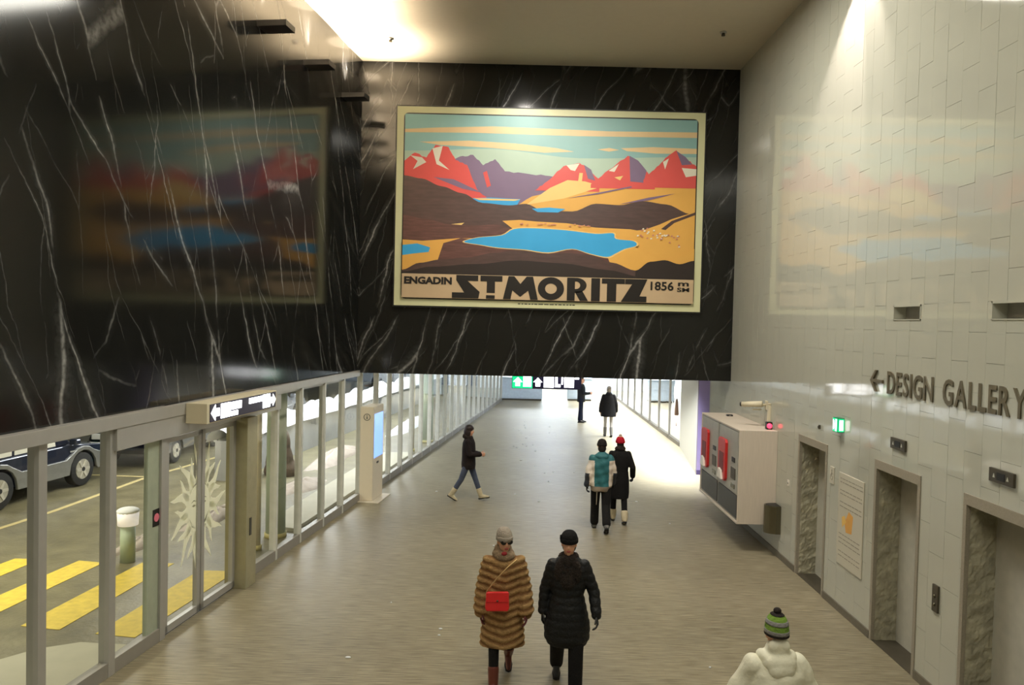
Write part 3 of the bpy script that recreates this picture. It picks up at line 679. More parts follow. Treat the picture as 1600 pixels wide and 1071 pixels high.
# ------------------------------------------------------------------ left glazing
def wbox(b, u0, u1, o0, o1, z0, z1, m):      # box in the left wall frame (local coordinates of an empty rotated by WANG at A0)
    return b.box((o0, u0, z0), (o1, u1, z1), m)
def lstruct(name, label): return struct(name, label, (A0, 0, 0), WANG)
edges = [-1.2, -.15, .9, 1.95, 3.0, 4.05, 5.1, 6.15, 7.18, 8.20, 9.14]
edges2 = [11.2, 12.28, 13.24, 14.3, 15.32, 16.42, 17.55, 18.6, 19.65, 20.7, 21.75, 22.8, 23.85, 24.9, 25.95, 27.0, 28.05, 29.1, 30.15, 31.2, 32.25, 33.3, 34.35, 35.4, 36.5, 37.6]
nb = 0
for ed in (edges, edges2):
    for i, (a, c) in enumerate(zip(ed, ed[1:])):
        nb += 1
        top = 2.66 if c <= 8.3 else (2.42 if c < 12.4 else (2.64 if c < 16 else 2.78))
        t = lstruct('window_%d' % nb, 'full-height pane of the glazed wall in grey metal framing, bay %d from the viewer' % nb)
        b = B(); hw = .055 if c < 10 else (.030 if c < 16 else .020)
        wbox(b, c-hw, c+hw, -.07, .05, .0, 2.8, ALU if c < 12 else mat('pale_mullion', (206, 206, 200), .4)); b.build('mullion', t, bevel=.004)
        wbox(B(), a+hw, c-hw, -.06, .045, 0, .16, ALUD).build('bottom_rail', t, bevel=.004)
        wbox(B(), a+hw, c-hw, -.06, .02, top, 2.8, ALU).build('top_rail', t)
        bb = B(); bb.add([(0, a+hw, .16), (0, c-hw, .16), (0, c-hw, top), (0, a+hw, top)], [(0, 1, 2, 3)], GLASS); bb.build('pane', t)
t = lstruct('trim_1', 'grey metal fascia above the glazing')
b = B(); wbox(b, -1.2, 12.28, .02, .10, 2.66, 2.80, ALU); wbox(b, 8.2, 12.28, .02, .09, 2.42, 2.66, ALU); b.build('fascia', t, bevel=.004)
wbox(B(), 12.28, 16.2, .0, .06, 2.68, 2.8, ALU).build('fascia', t)
t = lstruct('trim_2', 'grey metal door post beside the sliding door')
wbox(B(), 10.93, 11.24, -.12, .20, 0, 2.44, mat('olive_metal', (164, 158, 128), .4, .2)).build('door_post', t, bevel=.005)
wbox(B(), 11.02, 11.07, .20, .212, .75, 1.0, GREYD).build('switch_strip', t)
# sliding door
t = lstruct('door_4', 'two-leaf automatic sliding glass door with an etched sun')
for a, c in ((9.20, 10.0), (10.03, 10.93)):
    b = B(); wbox(b, a, a+.07, -.03, .03, .03, 2.40, ALU); wbox(b, c-.07, c, -.03, .03, .03, 2.40, ALU); wbox(b, a, c, -.03, .03, .03, .12, ALU); wbox(b, a, c, -.03, .03, 2.34, 2.40, ALU)
    b.build('leaf_frame', t)
    B().add([(0, a+.07, .12), (0, c-.07, .12), (0, c-.07, 2.34), (0, a+.07, 2.34)], [(0, 1, 2, 3)], GLASS).build('pane', t)
b = B(); cu, cz = 10.0, 1.38
X_ = .006
def sp(pts, th=.003): 
    P_ = [(cu+x, cz+z) for x, z in pts]; b.prism(P_, X_, X_+th, FROST, ax='x')
# face: ring halves with features left clear
sp([(.30*cos(a)*.92, .33*sin(a)) for a in [2*pi*k/28 for k in range(28)]], .002)
for k in range(22):
    a = 2*pi*k/22; Lr = .80 if k % 2 == 0 else .66; wv = .05
    ca, sa = cos(a), sin(a); pl, pr = [], []
    for j in range(6):
        f = j/5; r_ = .31+(Lr-.31)*f; o_ = .045*sin(f*pi*1.5)*(1 if k % 2 else -1); wd = .072*(1-f)**.8+.004
        pl.append((r_*ca-(o_+wd)*sa, r_*sa+(o_+wd)*ca)); pr.append((r_*ca-(o_-wd)*sa, r_*sa+(o_-wd)*ca))
    sp([(x*.84, z*1.06+.03) for x, z in pl+pr[::-1]])
b.build('sun_emblem', t)
b = B(); FE = mat('clear_etch', (150, 150, 120), .3)
def fe(pts): b.prism([(cu+x, cz+z) for x, z in pts], X_+.002, X_+.004, FE, ax='x')
for s in (-1, 1):
    fe([(s*.06, .10), (s*.13, .13), (s*.19, .10), (s*.13, .115)]); fe([(s*.08, .055), (s*.13, .075), (s*.17, .055), (s*.13, .04)])
    fe([(s*.22, -.10), (s*.17, -.20), (s*.08, -.25), (s*.16, -.21)])
fe([(-.02, .08), (.0, .08), (.04, -.06), (-.03, -.07), (.02, -.05)]); fe([(-.08, -.13), (0, -.115), (.08, -.13), (0, -.16)])
b.build('face_lines', t)
t = lstruct('trim_3', 'pale side leaf beside the sliding door')
wbox(B(), 8.86, 9.14, -.03, .02, .16, 2.42, mat('pale_green_film', (168, 176, 156), .5, .1)).build('side_panel', t)
o = thing('door_sticker', 'small dark square sticker with a pink mark by the door', 'sticker', LW(9.03, .022, 1.40), WANG)
B().box((0, -.07, 0), (.004, .07, .20), BLACK).build('backing', o); B().tube((.004, 0, .10), (.006, 0, .10), .05, .05, mat('pink_print', (226, 120, 140), .5), 16).build('round_mark', o)
# sign over door
t = thing('door_sign', 'lit cream sign box with white arrows above the sliding door', 'sign', LW(0, .10, 0), WANG)
b = B(); wbox(b, 9.5, 11.46, .0, .28, 2.55, 2.80, CREAM); b.build('case', t, bevel=.006)
wbox(B(), 9.56, 11.42, .28, .288, 2.565, 2.785, mat('sign_dark_face', (40, 34, 62), .4)).build('face', t)
LITW = mat('lit_white', (255, 255, 255), .4, emit=5, var=0)
def pic(t, items, y, dep, m=None):
    for k, poly in enumerate(items): B().prism(poly, y, y+dep, m or LITW, ax='x').build('pictogram', t)
def arr(u, z, s, up=False):
    if up: return [(u-.05*s, z-.09*s), (u+.05*s, z-.09*s), (u+.05*s, z), (u+.1*s, z), (u, z+.1*s), (u-.1*s, z), (u-.05*s, z)]
    return [(u-.10*s, z), (u, z+.10*s), (u, z+.05*s), (u+.10*s, z+.05*s), (u+.10*s, z-.05*s), (u, z-.05*s), (u, z-.10*s)]
def sq(u0, u1, z0, z1): return [(u0, z0), (u1, z0), (u1, z1), (u0, z1)]
pic(t, [arr(9.68, 2.675, 1), sq(9.82, 10.06, 2.585, 2.77), sq(10.08, 10.36, 2.665, 2.765), sq(10.08, 10.26, 2.585, 2.645), sq(10.58, 10.98, 2.69, 2.765), sq(11.0, 11.22, 2.585, 2.775),
        [(p[0]*-1+2*11.32, p[1]) for p in arr(11.32, 2.675, .85)]], .288, .006)
lamp('door_sign_glow', 'AREA', LW(10.4, .42, 2.67), 3, (1, 1, 1), .15, 1.6, aim=LW(10.4, 2, 2.4))

# kiosk
t = thing('info_kiosk', 'free-standing cream information kiosk with a blue screen on its side', 'kiosk', (-2.98, 16.45, 0), WANG)
B().box((-.34, -.40, 0), (.30, .52, .02), mat('kiosk_plate', (206, 196, 176), .4)).build('base_plate', t, bevel=.003)
B().box((-.16, -.26, .02), (.13, .46, 2.02), mat('kiosk_cream', (224, 212, 190), .45, var=.015)).build('body', t, bevel=.012)
B().box((.13, -.20, .92), (.137, .40, 1.86), mat('kiosk_screen', (120, 160, 255), .2, emit=1.5, var=.03, scale=1)).build('screen', t)
B().box((.13, .0, .78), (.14, .12, .82), GREYD).build('card_slot', t)
b = B()
for k in range(24):
    a0, a1 = 2*pi*k/24, 2*pi*(k+1)/24
    b.prism([(.062*cos(a0), 1.80+.062*sin(a0)), (.062*cos(a1), 1.80+.062*sin(a1)), (.074*cos(a1), 1.80+.074*sin(a1)), (.074*cos(a0), 1.80+.074*sin(a0))], -.264, -.26, GREYD, ax='y')
b.box((-.009, -.264, 1.765), (.009, -.26, 1.812), GREYD); b.box((-.010, -.264, 1.825), (.010, -.26, 1.842), GREYD); b.box((-.018, -.264, 1.765), (.018, -.26, 1.773), GREYD)
b.build('info_symbol', t)
for v in t.children:
    if v.name.startswith('info_symbol'): v.location = (-.015, 0, 0)

# ------------------------------------------------------------------ passage: right side, end, overhead sign
b = B(); b.box((XR+.0, YE, 0), (5.6, YE+.12, 2.95), CONC); st(b.build('wall_return'), 'short return wall where the passage widens')
b = B(); b.box((4.90, 20.0, .12), (5.7, 20.12, 2.95), LILAC); b.box((4.90, 19.99, 0), (5.7, 20.12, .12), mat('violet_skirting', (92, 80, 128), .6)); st(b.build('wall_lilac'), 'lilac painted end wall beside the shop windows')
b = B(); b.prism([(4.885, 20.0), (4.90, 20.0), (5.44, 24.5), (5.75, 24.5), (5.75, 20.1), (4.9, 20.1)], 0, 2.95, mat('pilaster_paint', (150, 148, 138), .6, var=.02)); st(b.build('wall_pilaster'), 'pale wall pier between lilac wall and shop windows')
B_ = mat('shop_inner', (170, 196, 226), .6, var=.05, scale=1.2)
b = B(); b.box((8.3, 24.5, 0), (8.4, 46, 2.95), B_); b.box((5.75, 24.4, 0), (8.4, 24.5, 2.95), B_); st(b.build('wall_shop'), 'pale blue inner walls of the shop')
b = B(); b.box((5.6, YE, -.02), (8.4, 46, .003), mat('shop_floor', (150, 158, 160), .3)); st(b.build('floor_shop'), 'polished grey floor inside the shop')
k = 60; yy = 24.55
while yy < 41:
    k += 1; t = struct('window_%d' % k, 'tall shop window pane, number %d from the lilac wall' % (k-60))
    y1 = yy+1.9
    B().box((5.46, yy-.02, 0), (5.54, yy+.02, 2.9), ALU).build('jamb', t); B().box((5.44, yy+.02, 0), (5.56, y1-.02, .12), STEELD).build('sill', t); B().box((5.44, yy+.02, 2.7), (5.56, y1-.02, 2.95), WHITEM).build('head', t)
    B().add([(5.5, yy+.02, .12), (5.5, y1-.02, .12), (5.5, y1-.02, 2.7), (5.5, yy+.02, 2.7)], [(0, 1, 2, 3)], SHOPGLASS).build('pane', t)
    yy = y1
b = B(); b.box((-2, 44.6, 0), (8.4, 44.8, 2.95), mat('end_wall_white', (236, 240, 244), .6, var=.01)); st(b.build('wall_end'), 'white wall standing in for the bright glazed end of the passage')
lamp('shop_light', 'AREA', (7.0, 30, 2.9), 170, (.82, .92, 1), 1.5, 10); 
# strip fixtures seen in reflections
for i in range(6):
    yv = 19.5+i*4.2
    t = thing('ceiling_panel', 'square lit panel in the low passage ceiling, %s from the black wall' % ('first', 'second', 'third', 'fourth', 'fifth', 'sixth')[i], 'ceiling light', (1.6, yv, 2.95), group='passage ceiling lights')
    B().box((-.45, -.25, -.03), (.45, .25, 0), WHITEM).build('frame', t); B().box((-.42, -.22, -.036), (.42, .22, -.03), mat('panel_diffuser', (225, 235, 255), .5, emit=7, var=0)).build('diffuser', t)
# display: coat on a mannequin, bottles of colour
t = thing('display_mannequin', 'brown coat with red trim on a mannequin in the first shop window', 'mannequin', (5.72, 25.35, .003))
b = B(); b.rings([(0, 0, .55, .24, .17), (0, 0, .9, .20, .15), (0, 0, 1.15, .16, .12), (0, 0, 1.4, .20, .13), (0, 0, 1.52, .10, .08), (0, 0, 1.56, .05, .05)], 0 and None or mat('brown_wool', (120, 96, 82), .9))
b.caps((-.2, 0, 1.42), (-.25, 0, .95), .06, .05, b.ms[0]); b.caps((.2, 0, 1.42), (.25, 0, .95), .06, .05, b.ms[0])
baked(b, 'coat', t, .02); B().ell((0, 0, 1.70), (.08, .095, .12), mat('dark_head', (40, 40, 70), .5)).build('head', t, True)
b = B(); b.tube((0, 0, 0), (0, 0, .6), .02, .02, STEEL); b.tube((0, 0, 0), (0, 0, .015), .17, .17, STEEL, 20); b.build('stand', t, True)
B().box((-.03, -.16, 1.0), (.03, -.13, 1.5), mat('red_wool', (150, 40, 50), .9)).build('red_trim', t)
r_ = random.Random(9)
for i in range(7):
    yv = 27.6+i*1.9; c_ = ((120, 170, 216), (96, 116, 200), (176, 216, 230), (140, 190, 196), (100, 136, 206), (210, 226, 240), (150, 180, 200))[i]
    t = thing('display_shelf', 'tall %s shop display unit, %s behind the shop windows' % (('pale blue', 'violet blue', 'icy white', 'sea green', 'blue', 'white', 'grey blue')[i], ('first', 'second', 'third', 'fourth', 'fifth', 'sixth', 'seventh')[i]), 'display unit', (6.4+.3*(i % 2), yv, .003), group='display units behind the shop windows')
    mc = mat('display_colour_%d' % i, c_, .5)
    B().box((-.18, -.45, 0), (.18, .45, .5), WHITEM).build('plinth', t); B().box((.12, -.45, .5), (.18, .45, 2.2), mc).build('back_panel', t)
    for z in (.9, 1.35, 1.8): B().box((-.15, -.43, z), (.12, .43, z+.03), mc).build('shelf', t)
# white counters at the far end
for i, (x0, x1, yv) in enumerate(((-.48, 1.55, 37.9), (2.85, 4.05, 38.3))):
    t = thing('reception_counter', ('low white panelled counter at the far left end of the passage', 'low white counter at the far end behind the man with the phone')[i], 'counter', (x0, yv, 0), group='white counters at the far end')
    wv = x1-x0; cc = mat('counter_white', (206, 222, 236), .5)
    B().box((.0, .02, .08), (wv, .6, 1.08), cc).build('body', t); B().box((-.02, -.02, 1.08), (wv+.02, .62, 1.12), mat('counter_top', (176, 196, 210), .4)).build('worktop', t); B().box((.02, .05, 0), (wv-.02, .55, .08), STEELD).build('plinth', t)
    n = 3 if i == 0 else 2
    for q in range(n):
        for z0, z1 in ((.12, .60), (.63, 1.05)): B().box((.015+q*wv/n, 0, z0), ((q+1)*wv/n-.015, .022, z1), cc).build('panel', t)
# overhead direction sign
t = thing('overhead_sign', 'hanging green and black direction sign in the passage', 'sign', (.02, 18.3, 2.30))
B().box((0, 0, 0), (1.66, .12, .40), BLACK).build('case', t, bevel=.004)
B().box((.01, -.006, .01), (.49, .0, .39), GRN).build('green_face', t); B().box((.49, -.006, .01), (1.65, 0, .39), mat('sign_dark_face', (0, 0, 0))).build('dark_face', t)
def px(items, m=LITW):
    for poly in items: B().prism(poly, -.012, -.006, m, ax='y').build('pictogram', t)
px([arr(.14, .16, 1.1, True), sq(.27, .46, .05, .30), arr(.62, .16, 1.1, True)])
px([sq(.76, 1.0, .04, .34)]); px([sq(.80, .96, .22, .28), sq(.80, .96, .12, .15)], BLACK)
px([[(1.03, .05), (1.16, .05), (1.16, .12), (1.09, .12), (1.09, .32), (1.03, .32)], sq(1.18, 1.22, .12, .30), sq(1.25, 1.48, .05, .33), sq(1.50, 1.60, .25, .33)])
for x in (.2, 1.45): B().tube((x, .06, .40), (x, .06, .65), .012, .012, STEEL).build('hanger', t, True)
# pale banners hanging far back
for i in range(2):
    t = thing('hanging_banner', ('left', 'right')[i]+' of two pale blue banners hanging far back above the walking girl', 'banner', (3.75+i*.62, 33.0, 1.55), group='banners at the far end')
    m_ = mat('banner_blue', (150, 176, 190), .8)
    B().prism([(-.20+.06*i, 0), (.20+.03*i, 0), (.10, 1.1), (-.10, 1.1)], -.02, .02, m_, ax='y').build('cloth', t, bevel=.005); B().box((-.22, -.03, 1.08), (.22, .03, 1.13), STEEL).build('rail', t)
    B().tube((0, 0, 1.13), (0, 0, 1.40), .008, .008, STEEL).build('hanger', t)

# ------------------------------------------------------------------ outside the glazing
b = B(); g = [LW(-6, -.06), LW(46, -.06), LW(46, -16), LW(-6, -16)]
b.add([(p.x, p.y, -.012) for p in g][::-1], [(0, 1, 2, 3)], ASPH); st(b.build('ground_outside'), 'dark wet roadway outside the glazing')
b = B(); p = [LW(-6, -12), LW(46, -12), LW(46, -12.3), LW(-6, -12.3)]; b.prism([(q.x, q.y) for q in p], 0, 3.6, CONC); st(b.build('wall_outside'), 'concrete wall behind the parked cars')
b = B(); p = [LW(-6, -.3), LW(46, -.3), LW(46, -11.95), LW(-6, -11.95)]; b.prism([(q.x, q.y) for q in p], 3.4, 3.6, CONC); st(b.build('ceiling_canopy'), 'concrete canopy over the drop-off road')
def stripe(i, pts, lab):
    bb = B(); bb.prism(pts, -.011, -.006, YEL); tag(bb.build('road_stripe'), lab, 'road marking', 'yellow crossing stripes')
stripe(0, [(-8.30, 8.6), (-7.72, 11.95), (-7.32, 11.95), (-7.72, 8.6)], 'yellow crossing stripe furthest from the glazing')
stripe(1, [(-7.18, 8.6), (-6.70, 11.93), (-6.28, 11.85), (-6.68, 8.6)], 'yellow crossing stripe second furthest from the glazing')
stripe(2, [(-5.99, 9.39), (-5.70, 11.9), (-5.20, 11.9), (-5.46, 9.3)], 'yellow crossing stripe second nearest the glazing')
stripe(3, [(-4.97, 9.21), (-4.68, 11.6), (-4.12, 11.6), (-4.45, 9.13)], 'yellow crossing stripe nearest the glazing')
LINE = mat('cream_road_paint', (206, 190, 136), .6, var=.1)
def ribbon(pts, wd, z0, z1, m, bb=None):
    bb = bb or B(); L_ = []; Rr = []
    for i, p in enumerate(pts):
        a = V(pts[max(i-1, 0)]); c = V(pts[min(i+1, len(pts)-1)]); d = (c-a).normalized(); n = V((-d.y, d.x)); p = V(p); L_.append(tuple(p+n*wd/2)); Rr.append(tuple(p-n*wd/2))
    return bb.prism(L_+Rr[::-1], z0, z1, m)
tag(ribbon([(-9.9, 9.5), (-9.35, 12), (-9.06, 13.61), (-8.85, 14.9), (-8.72, 16.59), (-8.6, 18.2), (-8.33, 19.3), (-7.88, 21.6), (-7.3, 25)], .11, -.011, -.006, LINE).build('kerb_line'), 'long cream lane line running past the parked cars', 'road marking')
tag(ribbon([(-10.6, 18.3), (-8.66, 18.2)], .10, -.011, -.0065, LINE).build('bay_line'), 'short cream parking bay line behind the large parked car', 'road marking')
b = B(); pp = [LW(6.0, -1.7), LW(8.0, -1.52), LW(8.6, -1.15), LW(8.85, -.8), LW(8.9, -.08), LW(6.0, -.08)]
b.prism([(q.x, q.y) for q in pp], -.011, .03, PAVE); tag(b.build('pavement_apron'), 'pale rounded pavement apron just outside the nearest panes', 'pavement')
b = B(); pp = [LW(13.9, -.34), LW(14.0, -.8), LW(15, -1.05), LW(18, -1.15), LW(22, -1.2), LW(22.3, -.34)]
b.prism([(q.x, q.y) for q in pp], -.011, .05, PAVE); tag(b.build('pavement_strip'), 'pale pavement strip along the outside of the far panes', 'pavement')
def mound(name, c, rx, ry, h, m, seed, lab, cat, grp=None, ang=0, n=28, k=9):
    r_ = random.Random(seed); ph = [r_.uniform(0, 6) for _ in range(5)]; bb = B(); vs = [(0, 0, h)]; fs = []
    for j in range(1, k+1):
        f = j/k
        for i in range(n):
            a = 2*pi*i/n; q = 1+.16*sin(2*a+ph[0])+.10*sin(5*a+ph[1])+.05*sin(9*a+ph[2]); z = h*max(0, (1-f**1.8))*(1+.18*sin(7*a+ph[3]+f*5))
            vs.append((rx*f*q*cos(a), ry*f*q*sin(a), z if j < k else -.0115))
    fs = [(0, 1+i, 1+(i+1) % n) for i in range(n)]
    for j in range(k-1): o = 1+j*n; fs += [(o+i, o+n+i, o+n+(i+1) % n, o+(i+1) % n) for i in range(n)]
    bb.add(vs, fs, m); o = bb.build(name, smooth=True); o.location = (c[0], c[1], 0); o.rotation_euler = (0, 0, ang); return tag(o, lab, cat, grp)
mound('snow_heap', (-6.18, 12.85), .20, .78, .13, SNOWD, 1, 'low trodden snow ridge at the end of the yellow stripes', 'snow', 'snow heaps outside', WANG)
mound('snow_heap', (-5.6, 14.75), .30, .95, .16, SNOWD, 2, 'trodden pinkish snow ridge seen through the sliding door', 'snow', 'snow heaps outside', WANG)
mound('snow_heap', (-4.75, 17.6), .36, 1.0, .14, SNOWD, 3, 'broad trodden snow heap beyond the green column', 'snow', 'snow heaps outside', WANG)
mound('snow_heap', (-4.85, 21.2), .42, 1.7, .22, SNOWD, 5, 'large grey snow heap below the lit snow bank', 'snow', 'snow heaps outside', WANG)
mound('snow_heap', (-3.6, 28.2), .40, 2.6, .22, SNOW, 6, 'long white snow ridge outside the far panes', 'snow', 'snow heaps outside', WANG)
# long retaining wall with snow on it and a light line
t = struct('wall_retaining', 'low grey retaining wall outside carrying a thick bank of snow', (A0, 0, 0), WANG)
wbox(B(), 17.6, 40, -3.9, -3.5, -.01, .92, CONC).build('wall_core', t)
bb = B(); nu, nv = 170, 12; vs = []; fs = []; r_ = random.Random(21); ph = [r_.uniform(0, 6) for _ in range(6)]
for i in range(nu+1):
    u = 17.5+22.5*i/nu
    for j in range(nv+1):
        f = j/nv; off = -3.42-.62*f; prof = sin(pi*f)**.45 if 0 < f < 1 else 0
        hgt = .36+.07*sin(u*1.9+ph[0])+.06*sin(u*4.3+ph[1])+.03*sin(u*9.7+ph[2]); vs.append((off+.04*sin(u*3+ph[3]), u, .90+prof*hgt))
for i in range(nu):
    for j in range(nv): a = i*(nv+1)+j; fs.append((a, a+1, a+nv+2, a+nv+1))
bb.add(vs, [f[::-1] for f in fs], SNOW).build('snow_cap', t, True)
for i in range(8): lamp('bank_light', 'AREA', LW(18.5+i*2.8, -3.0, 2.6), 34, (.93, .97, 1), .1, 2.6, aim=LW(18.5+i*2.8, -3.55, 1.1))
# outer columns
for i, (u, off, r_, h) in enumerate(((13.55, -.55, .17, 3.4), (12.75, -.50, .05, 3.4), (24.5, -.5, .20, 3.4), (22.75, -.5, .06, 3.4))):
    t = thing('outdoor_column', ('thick pale green round column outside, beside the sliding door', 'slim cream post beside the thick pale green column', 'thick pale green round column outside, further along the passage', 'slim cream post before the further green column')[i], 'column', LW(u, off, -.01), WANG, 'columns outside the glazing')
    mm_ = GRNC if i % 2 == 0 else CREAM
    B().tube((0, 0, 0), (0, 0, h), r_, r_, mm_, 28).build('shaft', t, True); B().tube((0, 0, 0), (0, 0, .08), r_+.02, r_+.02, mat('column_foot', (196, 184, 120), .6), 28).build('foot', t, True)
# dark rounded form added in place of an arched opening beside the bank
bb = B(); bb.ell((0, 0, .30), (.34, .30, .55), mat('brown_arch', (86, 70, 52), .9, var=.3, bump=.6)); bb.ell((.04, 0, .75), (.22, .2, .42), bb.ms[0]); bb.ell((.05, .05, .1), (.45, .4, .3), bb.ms[0])
o = baked(bb, 'arch_stand_in', None, .03, 1); o.location = LW(18.6, -2.75, -.005); tag(o, 'dark brown rounded form standing in for an arched opening in front of the snow bank', 'shape')
# bollard
t = thing('lit_bollard', 'short pale green bollard with a snow-white head by the crossing', 'bollard', (-5.95, 11.95, -.01))
B().tube((0, 0, 0), (0, 0, .58), .11, .11, GRNC, 20).build('post', t, True); B().tube((0, 0, .58), (0, 0, .80), .15, .16, mat('bollard_head', (240, 232, 226), .5, emit=.5), 20).build('head', t, True); B().ell((0, 0, .80), (.17, .17, .06), SNOW, 16, 8).build('snow_cap', t, True)

# ------------------------------------------------------------------ cars
def car(name, label, loc, rz, body, lower, L_=4.4, Wd=1.78, wb=2.55, rw=.36, hb=1.02, roof=1.72, suv=True, win=None):
    t = thing(name, label, 'car', loc, rz, 'parked cars outside'); hl = L_/2; hw = Wd/2; ax = wb/2
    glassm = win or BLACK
    def arch(cx, r, n=8): return [(cx+r*cos(pi-pi*k/n), rw+r*sin(pi-pi*k/n)) for k in range(n+1)]
    zb = .34
    prof = [(-hl+.05, zb+.1)]+[(-ax-rw*1.2, zb)]+arch(-ax, rw*1.2)+[(-ax+rw*1.2, zb), (ax-rw*1.2, zb)]+arch(ax, rw*1.2)+[(ax+rw*1.2, zb), (hl-.03, zb+.12), (hl, .72), (hl-.12, hb-.12), (hl*.45, hb), (-hl*.5, hb), (-hl+.02, hb-.02), (-hl, .75)]
    B().prism(prof, -hw, hw, body, ax='y').build('body', t, bevel=.03)
    low = [(-hl-.02, .36)]+[(-ax-rw*1.2-.05, zb-.03)]+arch(-ax, rw*1.17)+[(-ax+rw*1.2, zb-.03), (ax-rw*1.2, zb-.03)]+arch(ax, rw*1.17)+[(ax+rw*1.2+.05, zb-.03), (hl+.02, .40), (hl+.02, .66)]+[(ax+rw*1.45, .70)]+[(ax+rw*1.42*cos(R(a)), rw+rw*1.42*sin(R(a))) for a in (50, 70, 90, 110, 130)]+[(ax-rw*1.5, .66), (-ax+rw*1.5, .66)]+[(-ax+rw*1.42*cos(R(a)), rw+rw*1.42*sin(R(a))) for a in (50, 70, 90, 110, 130)]+[(-ax-rw*1.45, .70), (-hl-.02, .66)]
    for s in (-1, 1): B().prism(low, s*hw-.03, s*hw+.03, lower, ax='y').build('lower_cladding', t, bevel=.012)
    cab = [(-hl+.06, hb-.02), (-hl+.30, roof-.05), (-hl+.55, roof), (hl*.12, roof), (hl*.48, hb-.02)] if suv else [(-hl+.5, hb-.02), (-hl+1.2, roof-.03), (hl*.05, roof), (hl*.45, hb-.02)]
    B().prism(cab, -hw+.09, hw-.09, body, ax='y').build('cabin', t, bevel=.04)
    x0 = -hl+.45 if suv else -hl+1.1; z0, z1 = hb+.02, roof-.14
    for s in (-1, 1):
        for a, c in ((x0, x0+.75), (x0+.82, x0+1.62), (x0+1.69, hl*.22)):
            if c-a < .1: continue
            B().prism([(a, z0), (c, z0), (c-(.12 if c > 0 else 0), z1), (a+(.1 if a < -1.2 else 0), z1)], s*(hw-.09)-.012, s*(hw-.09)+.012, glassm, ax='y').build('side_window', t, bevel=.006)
    for x in (-ax, ax):
        for s in (-1, 1):
            wh = B().tube((x, s*(hw-.20), rw), (x, s*(hw+.0), rw), rw, rw, mat('tyre', (20, 20, 20), .8), 28).build('wheel', t, True, bevel=.02)
            b2 = B(); b2.tube((x, s*(hw-.03), rw), (x, s*(hw+.008), rw), rw*.64, rw*.60, mat('alloy', (176, 172, 158), .35, .6), 24)
            for q in range(6):
                a = 2*pi*q/6; ca, sa = cos(a), sin(a); w_ = .035
                b2.prism([(x+.05*ca-w_*sa, rw+.05*sa+w_*ca), (x+rw*.56*ca-w_*.7*sa, rw+rw*.56*sa+w_*.7*ca), (x+rw*.56*ca+w_*.7*sa, rw+rw*.56*sa-w_*.7*ca), (x+.05*ca+w_*sa, rw+.05*sa-w_*ca)], s*(hw+.006), s*(hw+.022), GREYD if False else mat('alloy_spoke', (200, 196, 184), .3, .6), ax='y')
            b2.tube((x, s*(hw+.0), rw), (x, s*(hw+.03), rw), .05, .045, BLACK, 14); r3 = b2.build('rim', wh)
    for s in (-1, 1):
        B().box((hl-.10, s*(hw-.42), .70), (hl+.012, s*(hw-.06), .84), mat('headlamp', (240, 240, 235), .1, var=.0)).build('headlight', t, bevel=.02)
        B().box((-hl-.012, s*(hw-.30), .74), (-hl+.05, s*(hw-.05), .95), REDM).build('tail_light', t, bevel=.01)
        B().box((hl*.38, s*(hw-.02), hb), (hl*.46, s*(hw+.16), hb+.13), body).build('mirror', t, bevel=.03)
    B().box((hl-.08, -hw+.1, .36), (hl+.05, hw-.1, .56), lower).build('front_bumper', t, bevel=.03); B().box((-hl-.05, -hw+.1, .38), (-hl+.08, hw-.1, .58), lower).build('rear_bumper', t, bevel=.03)
    for i, xx in enumerate((-.15, .75)):
        for s in (-1, 1): B().box((xx, s*hw-.02, hb-.16), (xx+.16, s*(hw+.022), hb-.13), ALU).build('door_handle', t)
    return t
NAVY = mat('navy_car_paint', (34, 40, 58), .18, .3, coat=.6); SILV = mat('silver_car_paint', (128, 128, 124), .3, .5, coat=.4)
BLKP = mat('black_car_paint', (18, 19, 22), .15, .2, coat=.8); LSIL = mat('light_silver_paint', (176, 178, 182), .25, .4, coat=.5)
WIN = mat('snow_reflection_window', (212, 210, 196), .25, var=.03)  # pale colour paints the snow's reflection into the side windows
ang = math.atan2(17.23-14.96, .30)
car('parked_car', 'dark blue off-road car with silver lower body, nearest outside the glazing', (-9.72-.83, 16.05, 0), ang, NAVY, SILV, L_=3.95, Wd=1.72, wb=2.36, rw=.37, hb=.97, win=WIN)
car('parked_car', 'black car with bright headlamp parked beyond the blue off-road car', (-9.6, 21.3, 0), -pi/2+.13-.13*2+.12, BLKP, BLKP, L_=4.4, hb=.94, roof=1.42, rw=.32, suv=False)
car('parked_car', 'silver car parked furthest back near the snow bank', (-9.0, 27.2, 0), ang, LSIL, LSIL, L_=4.3, hb=.95, roof=1.45, rw=.32, suv=False)

# white flecks added to stand in for glints on the floor
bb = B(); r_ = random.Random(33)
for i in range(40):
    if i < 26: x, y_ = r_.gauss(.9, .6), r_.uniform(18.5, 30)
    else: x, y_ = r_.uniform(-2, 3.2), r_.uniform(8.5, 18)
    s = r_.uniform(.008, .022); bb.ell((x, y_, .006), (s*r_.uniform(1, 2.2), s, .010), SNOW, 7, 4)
o = bb.build('floor_glints', None, True, kind='stuff'); tag(o, 'tiny white flecks standing in for glints on the passage floor', 'snow')

